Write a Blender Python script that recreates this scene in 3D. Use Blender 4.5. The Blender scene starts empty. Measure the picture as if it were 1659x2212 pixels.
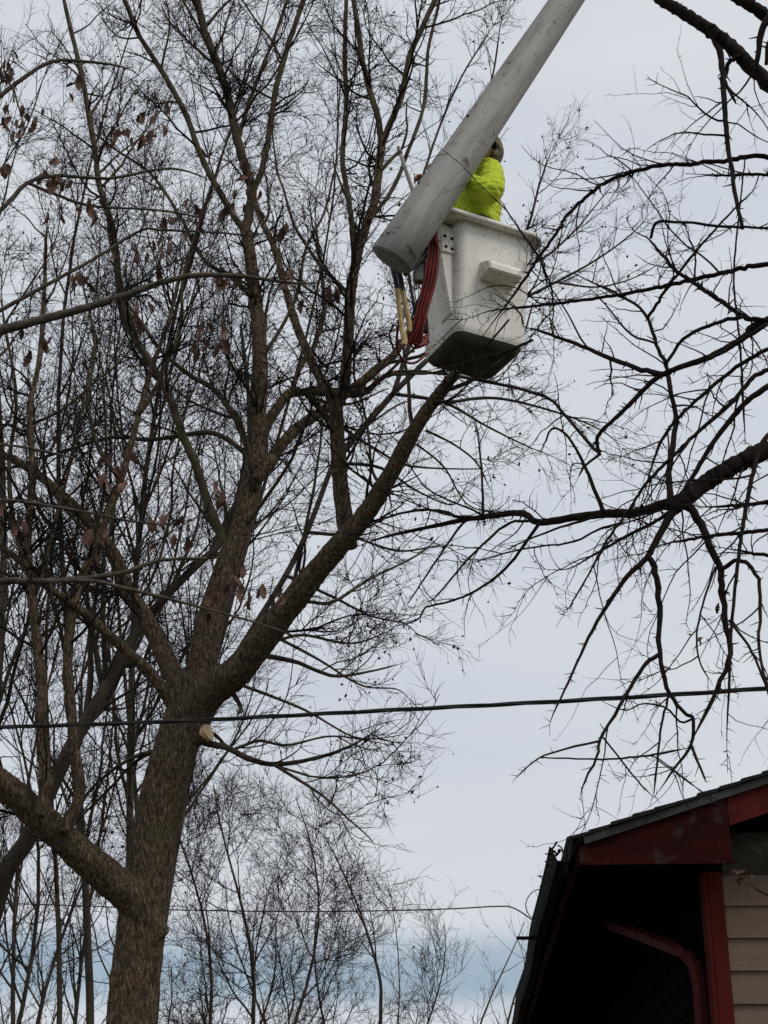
import bpy, bmesh, math, random
import numpy as np
from mathutils import Vector, Matrix, noise as mnoise

sc = bpy.context.scene
COL = sc.collection
R = math.radians
rng = np.random.default_rng(7)
random.seed(7)

# ------------------------------------------------------------------ camera
F = 3318.0                     # focal length, in units of a 1659 x 2212 frame
PITCH = R(24.0)
CAM = np.array([0.0, 0.0, 1.6])
cam_d = bpy.data.cameras.new('camera')
cam = bpy.data.objects.new('camera', cam_d); COL.objects.link(cam)
cam.location = CAM
cam.rotation_euler = (math.pi / 2 + PITCH, 0, 0)
cam_d.sensor_fit = 'VERTICAL'; cam_d.sensor_height = 24.0
cam_d.lens = 24.0 * F / 2212.0
cam_d.clip_end = 5000
sc.camera = cam

# ------------------------------------------------------------------ sky, sun, exposure
SUN_EL, SUN_AZ = R(52), R(126)           # azimuth measured clockwise from +Y
w = bpy.data.worlds.new('World'); sc.world = w; w.use_nodes = True
wn, wl = w.node_tree.nodes, w.node_tree.links
wn.clear()
def N(nodes, typ, **kw):
    n = nodes.new(typ)
    for k, v in kw.items(): setattr(n, k, v)
    return n
out = N(wn, 'ShaderNodeOutputWorld'); bg = N(wn, 'ShaderNodeBackground'); bg.inputs['Strength'].default_value = 0.1
sky = N(wn, 'ShaderNodeTexSky', sky_type='NISHITA', sun_disc=False, sun_elevation=SUN_EL, sun_rotation=SUN_AZ)
tc = N(wn, 'ShaderNodeTexCoord'); sep = N(wn, 'ShaderNodeSeparateXYZ'); wl.new(tc.outputs['Generated'], sep.inputs[0])
mp = N(wn, 'ShaderNodeMapping'); mp.inputs['Scale'].default_value = (1.2, 1.2, 6.5); wl.new(tc.outputs['Generated'], mp.inputs['Vector'])
nz = N(wn, 'ShaderNodeTexNoise'); nz.inputs['Scale'].default_value = 1.9; nz.inputs['Detail'].default_value = 5; nz.inputs['Roughness'].default_value = .5
wl.new(mp.outputs[0], nz.inputs['Vector'])
cr = N(wn, 'ShaderNodeValToRGB'); wl.new(nz.outputs['Fac'], cr.inputs['Fac'])
cr.color_ramp.elements[0].position = .3; cr.color_ramp.elements[0].color = (.585, .63, .70, 1)
cr.color_ramp.elements[1].position = .7; cr.color_ramp.elements[1].color = (.695, .725, .77, 1)
sclc = N(wn, 'ShaderNodeVectorMath', operation='SCALE'); wl.new(cr.outputs['Color'], sclc.inputs[0]); sclc.inputs['Scale'].default_value = 10.0
# a break in the overcast low over the horizon
add = N(wn, 'ShaderNodeMath', operation='MULTIPLY_ADD'); wl.new(nz.outputs['Fac'], add.inputs[0]); add.inputs[1].default_value = .05; wl.new(sep.outputs['Z'], add.inputs[2])
gap = N(wn, 'ShaderNodeValToRGB'); wl.new(add.outputs[0], gap.inputs['Fac'])
g = gap.color_ramp; g.interpolation = 'EASE'
g.elements[0].position = .125; g.elements[0].color = (0, 0, 0, 1)
g.elements[1].position = .150; g.elements[1].color = (.7, .7, .7, 1)
e = g.elements.new(.162); e.color = (.65, .65, .65, 1)
e = g.elements.new(.190); e.color = (0, 0, 0, 1)
tint = N(wn, 'ShaderNodeMix', data_type='RGBA', blend_type='MULTIPLY'); tint.inputs['Factor'].default_value = 1
wl.new(sky.outputs[0], tint.inputs['A']); tint.inputs['B'].default_value = (.62, .74, .82, 1)
mx = N(wn, 'ShaderNodeMix', data_type='RGBA')
wl.new(gap.outputs['Color'], mx.inputs['Factor']); wl.new(sclc.outputs[0], mx.inputs['A']); wl.new(tint.outputs['Result'], mx.inputs['B'])
wl.new(mx.outputs['Result'], bg.inputs['Color']); wl.new(bg.outputs[0], out.inputs[0])

sun_d = bpy.data.lights.new('sun', 'SUN'); sun_d.energy = 1.5; sun_d.angle = R(22); sun_d.color = (1, .95, .88)
sun = bpy.data.objects.new('sun', sun_d); COL.objects.link(sun)
sdir = Vector((math.sin(SUN_AZ) * math.cos(SUN_EL), math.cos(SUN_AZ) * math.cos(SUN_EL), math.sin(SUN_EL)))
sun.rotation_euler = (-sdir).to_track_quat('-Z', 'Y').to_euler()
sun.location = (8, -8, 20)
sc.view_settings.view_transform = 'Standard'; sc.view_settings.look = 'None'
sc.view_settings.exposure = 0; sc.view_settings.gamma = 1
sc.cycles.use_denoising = False
sc.cycles.max_bounces = 6

# ------------------------------------------------------------------ helpers
def ray(x, y):
    cx, cy = (x - 829.5) / F, (1106.0 - y) / F
    return np.array([cx, math.cos(PITCH) - cy * math.sin(PITCH), math.sin(PITCH) + cy * math.cos(PITCH)])
def at(x, y, Y):
    d = ray(x, y); return CAM + d * (Y / d[1])
def px(x, y, Y):               # metres per unit at that place
    return Y / ray(x, y)[1] / F

def tag(o, label=None, cat=None, group=None, kind=None):
    if label: o['label'] = label
    if cat: o['category'] = cat
    if group: o['group'] = group
    if kind: o['kind'] = kind
    return o
def empty(name, loc, label=None, cat=None, group=None, rz=0):
    o = bpy.data.objects.new(name, None); COL.objects.link(o); o.location = loc; o.rotation_euler = (0, 0, rz)
    o.empty_display_size = .2
    return tag(o, label, cat, group)
def mesh_np(name, V, Q, smooth=True):
    """V (n,3), Q list of (m,k) face arrays"""
    me = bpy.data.meshes.new(name)
    V = np.asarray(V, dtype=np.float32)
    me.vertices.add(len(V)); me.vertices.foreach_set('co', V.ravel())
    loops = np.concatenate([q.ravel() for q in Q]).astype(np.int32)
    tot = np.concatenate([np.full(len(q), q.shape[1]) for q in Q]).astype(np.int32)
    st = np.concatenate([[0], np.cumsum(tot)[:-1]]).astype(np.int32)
    me.loops.add(len(loops)); me.loops.foreach_set('vertex_index', loops)
    me.polygons.add(len(tot)); me.polygons.foreach_set('loop_start', st)
    me.polygons.foreach_set('use_smooth', np.full(len(tot), smooth))
    me.update(calc_edges=True)
    return me
def link(name, me, mat, parent=None, kind=None):
    o = bpy.data.objects.new(name, me); COL.objects.link(o)
    if mat: me.materials.append(mat)
    if parent: o.parent = parent
    if kind: o['kind'] = kind
    return o
def nrm(a): return a / np.maximum(np.linalg.norm(a, axis=-1, keepdims=True), 1e-9)
def tubes(P, Rd, S, caps=False):
    n, K = P.shape[:2]
    T = nrm(np.gradient(P, axis=1))
    ch = nrm(P[:, -1] - P[:, 0])
    ref = np.where((np.abs(ch[:, 2]) < .75)[:, None], np.array([0, 0, 1.]), np.array([.8, .6, 0]))[:, None, :]
    U = nrm(np.cross(T, np.broadcast_to(ref, T.shape))); W = np.cross(T, U)
    a = np.arange(S) * 2 * np.pi / S
    V = P[:, :, None, :] + Rd[:, :, None, None] * (np.cos(a)[None, None, :, None] * U[:, :, None, :] + np.sin(a)[None, None, :, None] * W[:, :, None, :])
    V = V.reshape(-1, 3)
    i = np.arange(n)[:, None, None] * K * S; k = np.arange(K - 1)[None, :, None] * S; s = np.arange(S)[None, None, :]
    s2 = (s + 1) % S
    q = np.stack([i + k + s, i + k + s2, i + k + S + s2, i + k + S + s], -1).reshape(-1, 4)
    Q = [q]
    if caps:
        b = np.arange(n)[:, None] * K * S
        Q.append(b + np.arange(S)[None, ::-1]); Q.append(b + (K - 1) * S + np.arange(S)[None, :])
    return V, Q
def join(parts):
    V, Q, o = [], [], 0
    for v, q in parts:
        V.append(v); Q += [x + o for x in q]; o += len(v)
    return np.concatenate(V), Q
def catmull(pts, m):
    p = np.asarray(pts, float)
    p = np.vstack([2 * p[0] - p[1], p, 2 * p[-1] - p[-2]])
    n = len(p) - 3
    u = np.linspace(0, n, m); i = np.minimum(u.astype(int), n - 1); t = (u - i)[:, None]
    a, b, c, d = p[i], p[i + 1], p[i + 2], p[i + 3]
    return .5 * (2 * b + (c - a) * t + (2 * a - 5 * b + 4 * c - d) * t * t + (3 * b - a - 3 * c + d) * t ** 3)
def wire(pts, r, S=6, m=40):
    P = catmull(pts, m)[None]
    return tubes(P, np.full((1, m), r), S, True)
def box(x0, x1, y0, y1, z0, z1):
    V = np.array([[x, y, z] for z in (z0, z1) for y in (y0, y1) for x in (x0, x1)], float)
    Q = np.array([[0, 2, 3, 1], [4, 5, 7, 6], [0, 1, 5, 4], [2, 6, 7, 3], [0, 4, 6, 2], [1, 3, 7, 5]])
    return V, [Q]
def prism(poly, axis, a, b):
    """poly of 2D points extruded along axis index"""
    n = len(poly); V = []
    for c in (a, b):
        for p in poly:
            v = list(p); v.insert(axis, c); V.append(v)
    V = np.array(V, float)
    Q = [np.array([[i, (i + 1) % n, n + (i + 1) % n, n + i] for i in range(n)]), np.array([list(range(n))[::-1]]), np.array([list(range(n, 2 * n))])]
    return V, Q
def solid(name, VQ, mat, parent=None, smooth=False, bevel=0, off=None, kind=None):
    V, Q = VQ
    if off is not None: V = V - np.asarray(off)
    me = mesh_np(name, V, Q, smooth)
    bm = bmesh.new(); bm.from_mesh(me); bmesh.ops.recalc_face_normals(bm, faces=bm.faces)
    if bevel:
        bmesh.ops.bevel(bm, geom=[e for e in bm.edges if e.calc_face_angle(0) > .5], offset=bevel, segments=2, affect='EDGES', clamp_overlap=True)
    bm.to_mesh(me); bm.free()
    return link(name, me, mat, parent, kind)
def remesh(VQ, voxel, smooth_it=4, name='m'):
    me = mesh_np(name, *VQ)
    o = bpy.data.objects.new('tmp', me); COL.objects.link(o)
    m = o.modifiers.new('r', 'REMESH'); m.mode = 'VOXEL'; m.voxel_size = voxel; m.use_smooth_shade = True
    if smooth_it:
        s = o.modifiers.new('s', 'SMOOTH'); s.iterations = smooth_it; s.factor = .5
    dg = bpy.context.evaluated_depsgraph_get()
    me2 = bpy.data.meshes.new_from_object(o.evaluated_get(dg))
    bpy.data.objects.remove(o); bpy.data.meshes.remove(me)
    me2.name = name
    return me2

# ------------------------------------------------------------------ materials
def mat(name, base, rough=.7, c2=None, scale=8, detail=6, stretch=(1, 1, 1), bump=0, bscale=None, metallic=0, mid=(.35, .65), spec=.3, c3=None, c3scale=2, c3mid=(.55, .7), bdist=.01):
    m = bpy.data.materials.new(name); m.use_nodes = True
    nt = m.node_tree; n, l = nt.nodes, nt.links
    b = n['Principled BSDF']; b.inputs['Roughness'].default_value = rough; b.inputs['Metallic'].default_value = metallic
    b.inputs['Specular IOR Level'].default_value = spec
    b.inputs['Base Color'].default_value = (*base, 1)
    t = N(n, 'ShaderNodeTexCoord'); mpn = N(n, 'ShaderNodeMapping'); mpn.inputs['Scale'].default_value = stretch
    l.new(t.outputs['Object'], mpn.inputs['Vector'])
    if c2:
        z = N(n, 'ShaderNodeTexNoise'); z.inputs['Scale'].default_value = scale; z.inputs['Detail'].default_value = detail; z.inputs['Roughness'].default_value = .65
        l.new(mpn.outputs[0], z.inputs['Vector'])
        r = N(n, 'ShaderNodeValToRGB'); r.color_ramp.elements[0].position, r.color_ramp.elements[1].position = mid
        r.color_ramp.elements[0].color = (*base, 1); r.color_ramp.elements[1].color = (*c2, 1)
        l.new(z.outputs['Fac'], r.inputs['Fac']); last = r.outputs['Color']
        if c3:
            z3 = N(n, 'ShaderNodeTexNoise'); z3.inputs['Scale'].default_value = c3scale; z3.inputs['Detail'].default_value = 4
            l.new(t.outputs['Object'], z3.inputs['Vector'])
            r3 = N(n, 'ShaderNodeValToRGB'); r3.color_ramp.elements[0].position, r3.color_ramp.elements[1].position = c3mid
            l.new(z3.outputs['Fac'], r3.inputs['Fac'])
            mm = N(n, 'ShaderNodeMix', data_type='RGBA'); l.new(r3.outputs['Color'], mm.inputs['Factor']); l.new(last, mm.inputs['A']); mm.inputs['B'].default_value = (*c3, 1)
            last = mm.outputs['Result']
        l.new(last, b.inputs['Base Color'])
    if bump:
        zb = N(n, 'ShaderNodeTexNoise'); zb.inputs['Scale'].default_value = bscale or scale; zb.inputs['Detail'].default_value = 8; zb.inputs['Roughness'].default_value = .7
        l.new(mpn.outputs[0], zb.inputs['Vector'])
        bp = N(n, 'ShaderNodeBump'); bp.inputs['Strength'].default_value = bump; bp.inputs['Distance'].default_value = bdist
        l.new(zb.outputs['Fac'], bp.inputs['Height']); l.new(bp.outputs[0], b.inputs['Normal'])
    return m
M = {}
def bark_mat(name, dark, mid, light, moss, sc, st):
    m = bpy.data.materials.new(name); m.use_nodes = True
    n, l = m.node_tree.nodes, m.node_tree.links; b = n['Principled BSDF']; b.inputs['Roughness'].default_value = .95; b.inputs['Specular IOR Level'].default_value = .08
    t = N(n, 'ShaderNodeTexCoord'); mpn = N(n, 'ShaderNodeMapping'); mpn.inputs['Scale'].default_value = (sc, sc, sc * st); l.new(t.outputs['Object'], mpn.inputs['Vector'])
    z = N(n, 'ShaderNodeTexNoise'); z.inputs['Scale'].default_value = 1; z.inputs['Detail'].default_value = 4; z.inputs['Roughness'].default_value = .75; z.inputs['Distortion'].default_value = .6
    l.new(mpn.outputs[0], z.inputs['Vector'])
    r = N(n, 'ShaderNodeValToRGB'); e = r.color_ramp.elements; e[0].position = .36; e[0].color = (*dark, 1); e[1].position = .68; e[1].color = (*light, 1)
    q = e.new(.50); q.color = (*mid, 1); l.new(z.outputs['Fac'], r.inputs['Fac'])
    z3 = N(n, 'ShaderNodeTexNoise'); z3.inputs['Scale'].default_value = 4.5; z3.inputs['Detail'].default_value = 5; l.new(t.outputs['Object'], z3.inputs['Vector'])
    r3 = N(n, 'ShaderNodeValToRGB'); r3.color_ramp.elements[0].position = .5; r3.color_ramp.elements[1].position = .72; r3.color_ramp.elements[1].color = (.55, .55, .55, 1); l.new(z3.outputs['Fac'], r3.inputs['Fac'])
    mm = N(n, 'ShaderNodeMix', data_type='RGBA'); l.new(r3.outputs['Color'], mm.inputs['Factor']); l.new(r.outputs['Color'], mm.inputs['A']); mm.inputs['B'].default_value = (*moss, 1); l.new(mm.outputs['Result'], b.inputs['Base Color'])
    bp = N(n, 'ShaderNodeBump'); bp.inputs['Strength'].default_value = 1; bp.inputs['Distance'].default_value = .03; l.new(z.outputs['Fac'], bp.inputs['Height']); l.new(bp.outputs[0], b.inputs['Normal'])
    return m
M['bark'] = bark_mat('bark', (.022, .0155, .0105), (.108, .076, .050), (.30, .225, .158), (.10, .086, .054), 62, .30)
M['limb'] = mat('limb_bark', (.03, .023, .016), .95, (.105, .082, .055), 14, 7, (1, 1, .5), .8, 30, bdist=.01, c3=(.10, .10, .055), c3scale=4, c3mid=(.5, .7), spec=.1)
M['twig'] = mat('twig_bark', (.012, .0095, .008), .95, (.034, .026, .021), 5, 3, spec=.1)
M['farbark'] = mat('far_bark', (.03, .024, .019), .95, (.085, .068, .052), 6, 6, (1, 1, .3), .6, 14, bdist=.02, spec=.1)
M['fartwig'] = mat('far_twig_bark', (.018, .015, .014), .95, (.04, .032, .029), 3, 3, spec=.1)
M['thorn'] = mat('thorny_bark', (.008, .006, .005), .9, (.026, .017, .013), 20, 6, (1, 1, .6), .8, 40, bdist=.006, spec=.15)
M['oak'] = mat('oak_bark', (.04, .032, .025), .95, (.12, .10, .075), 18, 7, (1, 1, 1), .7, 30, bdist=.006, spec=.1)
M['bud'] = mat('seed_pod', (.03, .022, .018), .9, (.07, .045, .035), 6, 2)
M['leaf'] = mat('dry_leaf', (.065, .031, .021), .85, (.16, .078, .05), 9, 4, bump=.4, bscale=40)
M['cut'] = mat('cut_wood', (.62, .42, .23), .8, (.74, .55, .34), 14, 5, bump=.2, bscale=60)
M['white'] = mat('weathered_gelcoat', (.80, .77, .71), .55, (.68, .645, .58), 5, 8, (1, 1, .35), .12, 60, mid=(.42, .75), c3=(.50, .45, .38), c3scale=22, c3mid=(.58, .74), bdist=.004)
M['boom'] = mat('weathered_fibreglass', (.25, .242, .22), .65, (.15, .139, .122), 15, 8, (1, 1, .10), .3, 60, mid=(.40, .68), c3=(.07, .05, .035), c3scale=11, c3mid=(.60, .72), bdist=.005)
M['bottom'] = mat('bucket_base_grime_and_shade', (.10, .09, .078), .85, (.06, .053, .045), 6, 8, bump=.3, bscale=40, c3=(.17, .155, .135), c3scale=5, c3mid=(.6, .75))  # grime plus the rounded underside's shade, both put into this dark colour
M['black'] = mat('black_rubber', (.012, .012, .012), .6, (.03, .028, .026), 12, 3)
M['hole'] = mat('hole_black', (.006, .006, .006), .8)
M['steel'] = mat('grey_steel', (.20, .21, .21), .5, (.12, .12, .12), 10, 5, metallic=.5)
M['hose'] = mat('red_hose', (.27, .022, .012), .5, (.12, .012, .009), 9, 5, spec=.4)
M['darkhose'] = mat('dark_red_hose', (.13, .02, .018), .5, (.07, .014, .012), 9, 4)
M['yellow'] = mat('yellow_fibreglass_rod', (.50, .38, .17), .55, (.33, .23, .09), 10, 6)
M['hivis'] = mat('hi_vis_fleece', (.56, .66, .05), .9, (.44, .55, .03), 12, 5, bump=.35, bscale=90, bdist=.004)
M['skin'] = mat('skin', (.42, .22, .15), .55, (.36, .17, .12), 14, 4)
M['camo'] = mat('camouflage_cloth', (.10, .095, .045), .9, (.22, .20, .12), 22, 2, mid=(.48, .52), c3=(.035, .03, .02), c3scale=26, c3mid=(.56, .6))
M['denim'] = mat('dark_trousers', (.03, .033, .04), .9, (.055, .055, .06), 20, 5)
M['hair'] = mat('dark_brown_hair', (.025, .015, .01), .8, (.05, .03, .02), 40, 3)
M['pole'] = mat('weathered_pole', (.36, .35, .31), .6, (.22, .20, .17), 14, 5)
M['wire'] = mat('cable_jacket', (.014, .014, .015), .6, (.03, .03, .03), 10, 3)
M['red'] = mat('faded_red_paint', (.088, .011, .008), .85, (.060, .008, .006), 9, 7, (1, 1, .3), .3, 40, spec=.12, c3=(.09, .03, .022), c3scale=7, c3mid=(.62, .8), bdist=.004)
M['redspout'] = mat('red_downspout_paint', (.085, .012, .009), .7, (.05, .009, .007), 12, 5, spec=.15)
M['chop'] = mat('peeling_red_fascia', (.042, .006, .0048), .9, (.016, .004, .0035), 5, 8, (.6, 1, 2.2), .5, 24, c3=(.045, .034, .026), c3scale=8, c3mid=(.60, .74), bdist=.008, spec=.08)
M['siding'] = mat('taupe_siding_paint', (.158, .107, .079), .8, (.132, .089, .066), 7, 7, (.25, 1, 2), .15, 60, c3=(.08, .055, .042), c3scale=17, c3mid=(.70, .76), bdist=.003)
M['frieze'] = mat('stained_frieze', (.06, .05, .038), .9, (.03, .024, .018), 4, 8, c3=(.11, .10, .075), c3scale=5, c3mid=(.6, .72), bump=.4, bscale=30)
M['soffit'] = mat('dark_brown_soffit_and_gable_shade', (.005, .004, .0035), .95, (.009, .007, .006), 6, 4, spec=0)
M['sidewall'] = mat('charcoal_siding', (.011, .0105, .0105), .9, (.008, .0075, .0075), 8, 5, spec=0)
M['trimgrey'] = mat('grey_trim', (.09, .085, .08), .8, (.06, .058, .055), 12, 5)
M['shingle'] = mat('asphalt_shingle', (.008, .0078, .0078), .95, (.022, .021, .02), 60, 3, bump=.6, bscale=90)
M['drip'] = mat('galvanised_drip_edge', (.055, .055, .055), .6, (.028, .027, .026), 14, 7, metallic=.2, c3=(.04, .035, .03), c3scale=4, c3mid=(.5, .62))
M['gutter'] = mat('old_dark_gutter', (.006, .0055, .005), .75, (.016, .015, .014), 7, 6, (1, .2, 1), mid=(.55, .8), spec=.1)
M['glass'] = mat('window_glass', (.01, .011, .012), .08, spec=.5)
M['concrete'] = mat('foundation_block', (.22, .21, .20), .9, (.15, .14, .13), 10, 6, bump=.4)
M['grass'] = mat('winter_lawn', (.055, .06, .025), .95, (.11, .095, .05), 3, 10, bump=.6, bscale=30, c3=(.10, .075, .05), c3scale=.4, c3mid=(.45, .65))

# ------------------------------------------------------------------ ground
V = np.array([[-1500, -1500, 0], [1500, -1500, 0], [1500, 1500, 0], [-1500, 1500, 0]], float)
gr = link('ground', mesh_np('ground', V, [np.array([[0, 1, 2, 3]])], False), M['grass']); gr['kind'] = 'structure'

# ------------------------------------------------------------------ house
H = np.array([2.08, 10.0, -0.05])
house = empty('house', H, 'taupe lap sided house with red trim and dark low eave', 'house', rz=-R(3.1))
def hp(name, VQ, m, par=house, **k): return solid(name, VQ, m, par, **k)
W_, D_ = 8.0, 17.0                 # gable width and length
SOF = 3.56                         # soffit height
OV = .85                          # eave overhang
RK = .34                           # rake overhang
SL = .315                          # roof slope
def roofz(x): return 3.70 + (x + OV) * SL       # top of rafters over the left slope
ridge_x = W_ / 2
hp('foundation', box(.02, W_, .03, D_, -.1, .42), M['concrete'])
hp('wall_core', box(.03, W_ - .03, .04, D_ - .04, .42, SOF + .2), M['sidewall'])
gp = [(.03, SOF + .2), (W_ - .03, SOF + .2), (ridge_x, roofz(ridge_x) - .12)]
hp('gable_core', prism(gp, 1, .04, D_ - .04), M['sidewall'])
def lap_board(x0, x1, z0, h=.2, x0b=None, x1b=None):
    x0b = x0 if x0b is None else x0b; x1b = x1 if x1b is None else x1b
    V = np.array([[x0, -.026, z0], [x1, -.026, z0], [x1b, -.006, z0 + h + .018], [x0b, -.006, z0 + h + .018],
                  [x0, .035, z0], [x1, .035, z0], [x1b, .035, z0 + h + .018], [x0b, .035, z0 + h + .018]], float)
    V[:, 1] += random.uniform(-.001, .001)
    Q = np.array([[0, 1, 2, 3], [5, 4, 7, 6], [4, 5, 1, 0], [3, 2, 6, 7], [4, 0, 3, 7], [1, 5, 6, 2]])
    return V, [Q]
z = SOF - .02 - .2
zs = []
while z > .3: zs.append(z); z -= .2
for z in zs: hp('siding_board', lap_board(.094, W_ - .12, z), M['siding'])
hp('frieze_board', lap_board(.10, W_ - .1, SOF - .018, .26), M['frieze'])
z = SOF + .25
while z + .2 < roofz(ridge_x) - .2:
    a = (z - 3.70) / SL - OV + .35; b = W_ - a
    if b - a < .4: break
    hp('shade_toned_gable_board', lap_board(max(a, .1), min(b, W_ - .1), z, .2), M['soffit']); z += .2  # near-black soffit colour paints the rake's shade onto these wall boards
zz = .42; k = 0
while zz < SOF - .05:             # boards on the side wall under the eave
    t = .2
    V = np.array([[-.024, 0.13, zz], [-.024, D_ - .1, zz], [-.006, D_ - .1, zz + t + .016], [-.006, .13, zz + t + .016],
                  [.035, .13, zz], [.035, D_ - .1, zz], [.035, D_ - .1, zz + t + .016], [.035, .13, zz + t + .016]], float)
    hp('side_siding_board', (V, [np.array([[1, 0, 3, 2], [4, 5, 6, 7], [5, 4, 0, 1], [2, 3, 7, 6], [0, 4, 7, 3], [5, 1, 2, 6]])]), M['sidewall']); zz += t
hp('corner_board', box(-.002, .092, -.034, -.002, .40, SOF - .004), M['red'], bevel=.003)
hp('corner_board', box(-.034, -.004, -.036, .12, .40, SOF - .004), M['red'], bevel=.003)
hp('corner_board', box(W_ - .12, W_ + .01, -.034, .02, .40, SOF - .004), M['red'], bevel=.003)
# soffit, cornice return, rake boards
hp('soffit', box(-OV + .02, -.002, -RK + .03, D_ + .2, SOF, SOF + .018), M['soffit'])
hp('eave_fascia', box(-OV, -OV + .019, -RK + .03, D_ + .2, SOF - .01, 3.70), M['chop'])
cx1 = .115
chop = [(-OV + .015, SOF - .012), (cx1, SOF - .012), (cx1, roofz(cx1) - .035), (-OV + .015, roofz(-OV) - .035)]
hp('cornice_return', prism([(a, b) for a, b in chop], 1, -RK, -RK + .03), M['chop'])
rk = [(cx1 + .003, roofz(cx1) - .22), (ridge_x, roofz(ridge_x) - .22), (ridge_x, roofz(ridge_x) - .035), (cx1 + .003, roofz(cx1) - .035)]
hp('rake_board', prism(rk, 1, -RK - .002, -RK + .028), M['red'])
rk2 = [(W_ - a, b) for a, b in rk]
hp('rake_board', prism(rk2, 1, -RK - .002, -RK + .028), M['red'])
hp('cornice_trim', box(cx1 - .95, cx1 + .02, -RK - .012, -RK - .001, SOF - .014, SOF + .012), M['chop'])
sf = [(cx1 + .003, roofz(cx1) - .16), (ridge_x, roofz(ridge_x) - .16), (ridge_x, roofz(ridge_x) - .145), (cx1 + .003, roofz(cx1) - .145)]
hp('rake_soffit', prism(sf, 1, -RK + .03, 0.0), M['soffit'])
# roof deck, drip edge, shingle courses with ragged ends
for s in (0, 1):
    def mir(p): return [(W_ - a, b) for a, b in p] if s else p
    dk = [(-OV - .02, roofz(-OV - .02) - .03), (ridge_x, roofz(ridge_x) - .03), (ridge_x, roofz(ridge_x)), (-OV - .02, roofz(-OV - .02))]
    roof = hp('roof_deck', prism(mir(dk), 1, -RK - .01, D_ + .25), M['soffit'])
    de = [(-OV + .05, roofz(-OV + .05) - .045), (ridge_x, roofz(ridge_x) - .045), (ridge_x, roofz(ridge_x) + .004), (-OV + .05, roofz(-OV + .05) + .004)]
    hp('drip_edge', prism(mir(de), 1, -RK - .028, -RK - .012), M['drip'], par=house)
    x = -OV - .06
    while x < ridge_x:
        x2 = min(x + .30, ridge_x)
        z0, z1 = roofz(x) + .012, roofz(x2) + .006
        j = random.uniform(-.02, .025)
        pl = [(x, z0), (x2, z1), (x2, z1 + .012), (x, z0 + .02 + random.uniform(0, .012))]
        hp('shingle_course', prism(mir(pl), 1, -RK - .045 - j, D_ + .27), M['shingle']); x += .14
hp('ridge_cap', prism([(ridge_x - .15, roofz(ridge_x) - .01), (ridge_x, roofz(ridge_x) + .05), (ridge_x + .15, roofz(ridge_x) - .01)], 1, -RK - .04, D_ + .27), M['shingle'])
# sagging shingle flap and gutter
flap = [(-OV - .055, roofz(-OV) + .02), (-OV - .02, roofz(-OV) - .0), (-OV - .045, roofz(-OV) - .13), (-OV - .062, roofz(-OV) - .13)]
hp('shingle_flap', prism(flap, 1, -RK - .03, -RK + .5), M['shingle'])
gx = -OV - .045
gz = 3.57
outer = [(gx - .02, gz), (gx - .085, gz + .0), (gx - .105, gz + .045), (gx - .125, gz + .115), (gx - .14, gz + .125)]
inner = [(gx - .13, gz + .118), (gx - .118, gz + .108), (gx - .098, gz + .046), (gx - .08, gz + .008), (gx - .026, gz + .008), (gx - .026, gz + .07), (gx - .02, gz + .07)]
# one-piece trough, slightly sagging along its length
prof = [(gx - .02, gz), (gx - .085, gz), (gx - .108, gz + .045), (gx - .120, gz + .090), (gx - .130, gz + .100), (gx - .122, gz + .096),
        (gx - .112, gz + .088), (gx - .099, gz + .048), (gx - .08, gz + .007), (gx - .027, gz + .007), (gx - .027, gz + .10), (gx - .02, gz + .10)]
ys = np.linspace(-RK - .02, D_ + .2, 40)
V, n = [], len(prof)
for i, y in enumerate(ys):
    dz = .012 * math.sin(y * .9) + .006 * math.sin(y * 2.7); dx = .008 * math.sin(y * 1.3 + 1)
    V += [[a + dx, y, b + dz] for a, b in prof]
Q = [np.array([[i * n + j, i * n + (j + 1) % n, (i + 1) * n + (j + 1) % n, (i + 1) * n + j] for i in range(len(ys) - 1) for j in range(n)]),
     np.array([list(range(n))]), np.array([[(len(ys) - 1) * n + j for j in range(n)][::-1]])]
gut = hp('gutter', (np.array(V), Q), M['gutter'])
for yy in np.arange(.2, D_, .9):
    hp('gutter_hanger', box(gx - .13, gx + .08, yy, yy + .02, gz + .105, gz + .112), M['drip'], par=gut)
deb = []
for i in range(40):
    a = np.array([gx - .07 + random.uniform(-.05, .06), -RK + random.uniform(-.02, 1.6), gz + .07 + random.uniform(-.03, .05)])
    b = a + np.array([random.uniform(-.06, .06), random.uniform(-.1, .1), random.uniform(0, .05)])
    deb.append(wire([a, (a + b) / 2 + .01, b], random.uniform(.003, .008), 4, 5))
hp('gutter_debris', join(deb), M['soffit'], par=gut, kind='stuff')
# downspout: ribbed rectangular pipe with elbows
dsp = [(-.50, 1.95, 3.60), (-.47, 1.85, 3.53), (-.42, 1.55, 3.45), (-.30, .85, 3.27), (-.18, .33, 3.12), (-.115, .22, 3.04), (-.085, .19, 2.93), (-.078, .185, 2.7), (-.078, .185, 1.5), (-.078, .185, .1)]
P = catmull(dsp, 120)
dP = nrm(np.gradient(P, axis=0))
side = nrm(np.cross(dP, np.array([.62, -.78, 0]))); side[np.abs(side).sum(1) < .1] = [0, 0, 1]
sv = nrm(np.cross(side, dP))
prof = []
for u in np.linspace(-1, 1, 9): prof.append((u * .036, -.028 + .004 * math.cos(u * 4 * math.pi)))
for u in np.linspace(-1, 1, 9): prof.append((.036 - .004 * (1 - math.cos(0)) , -.028 + .056 * (u + 1) / 2) if False else (.036 * -u, .028 - .004 * math.cos(u * 4 * math.pi)))
prof = np.array(prof); n = len(prof)
V = (P[:, None, :] + prof[None, :, :1] * side[:, None, :] + prof[None, :, 1:] * sv[:, None, :]).reshape(-1, 3)
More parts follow.
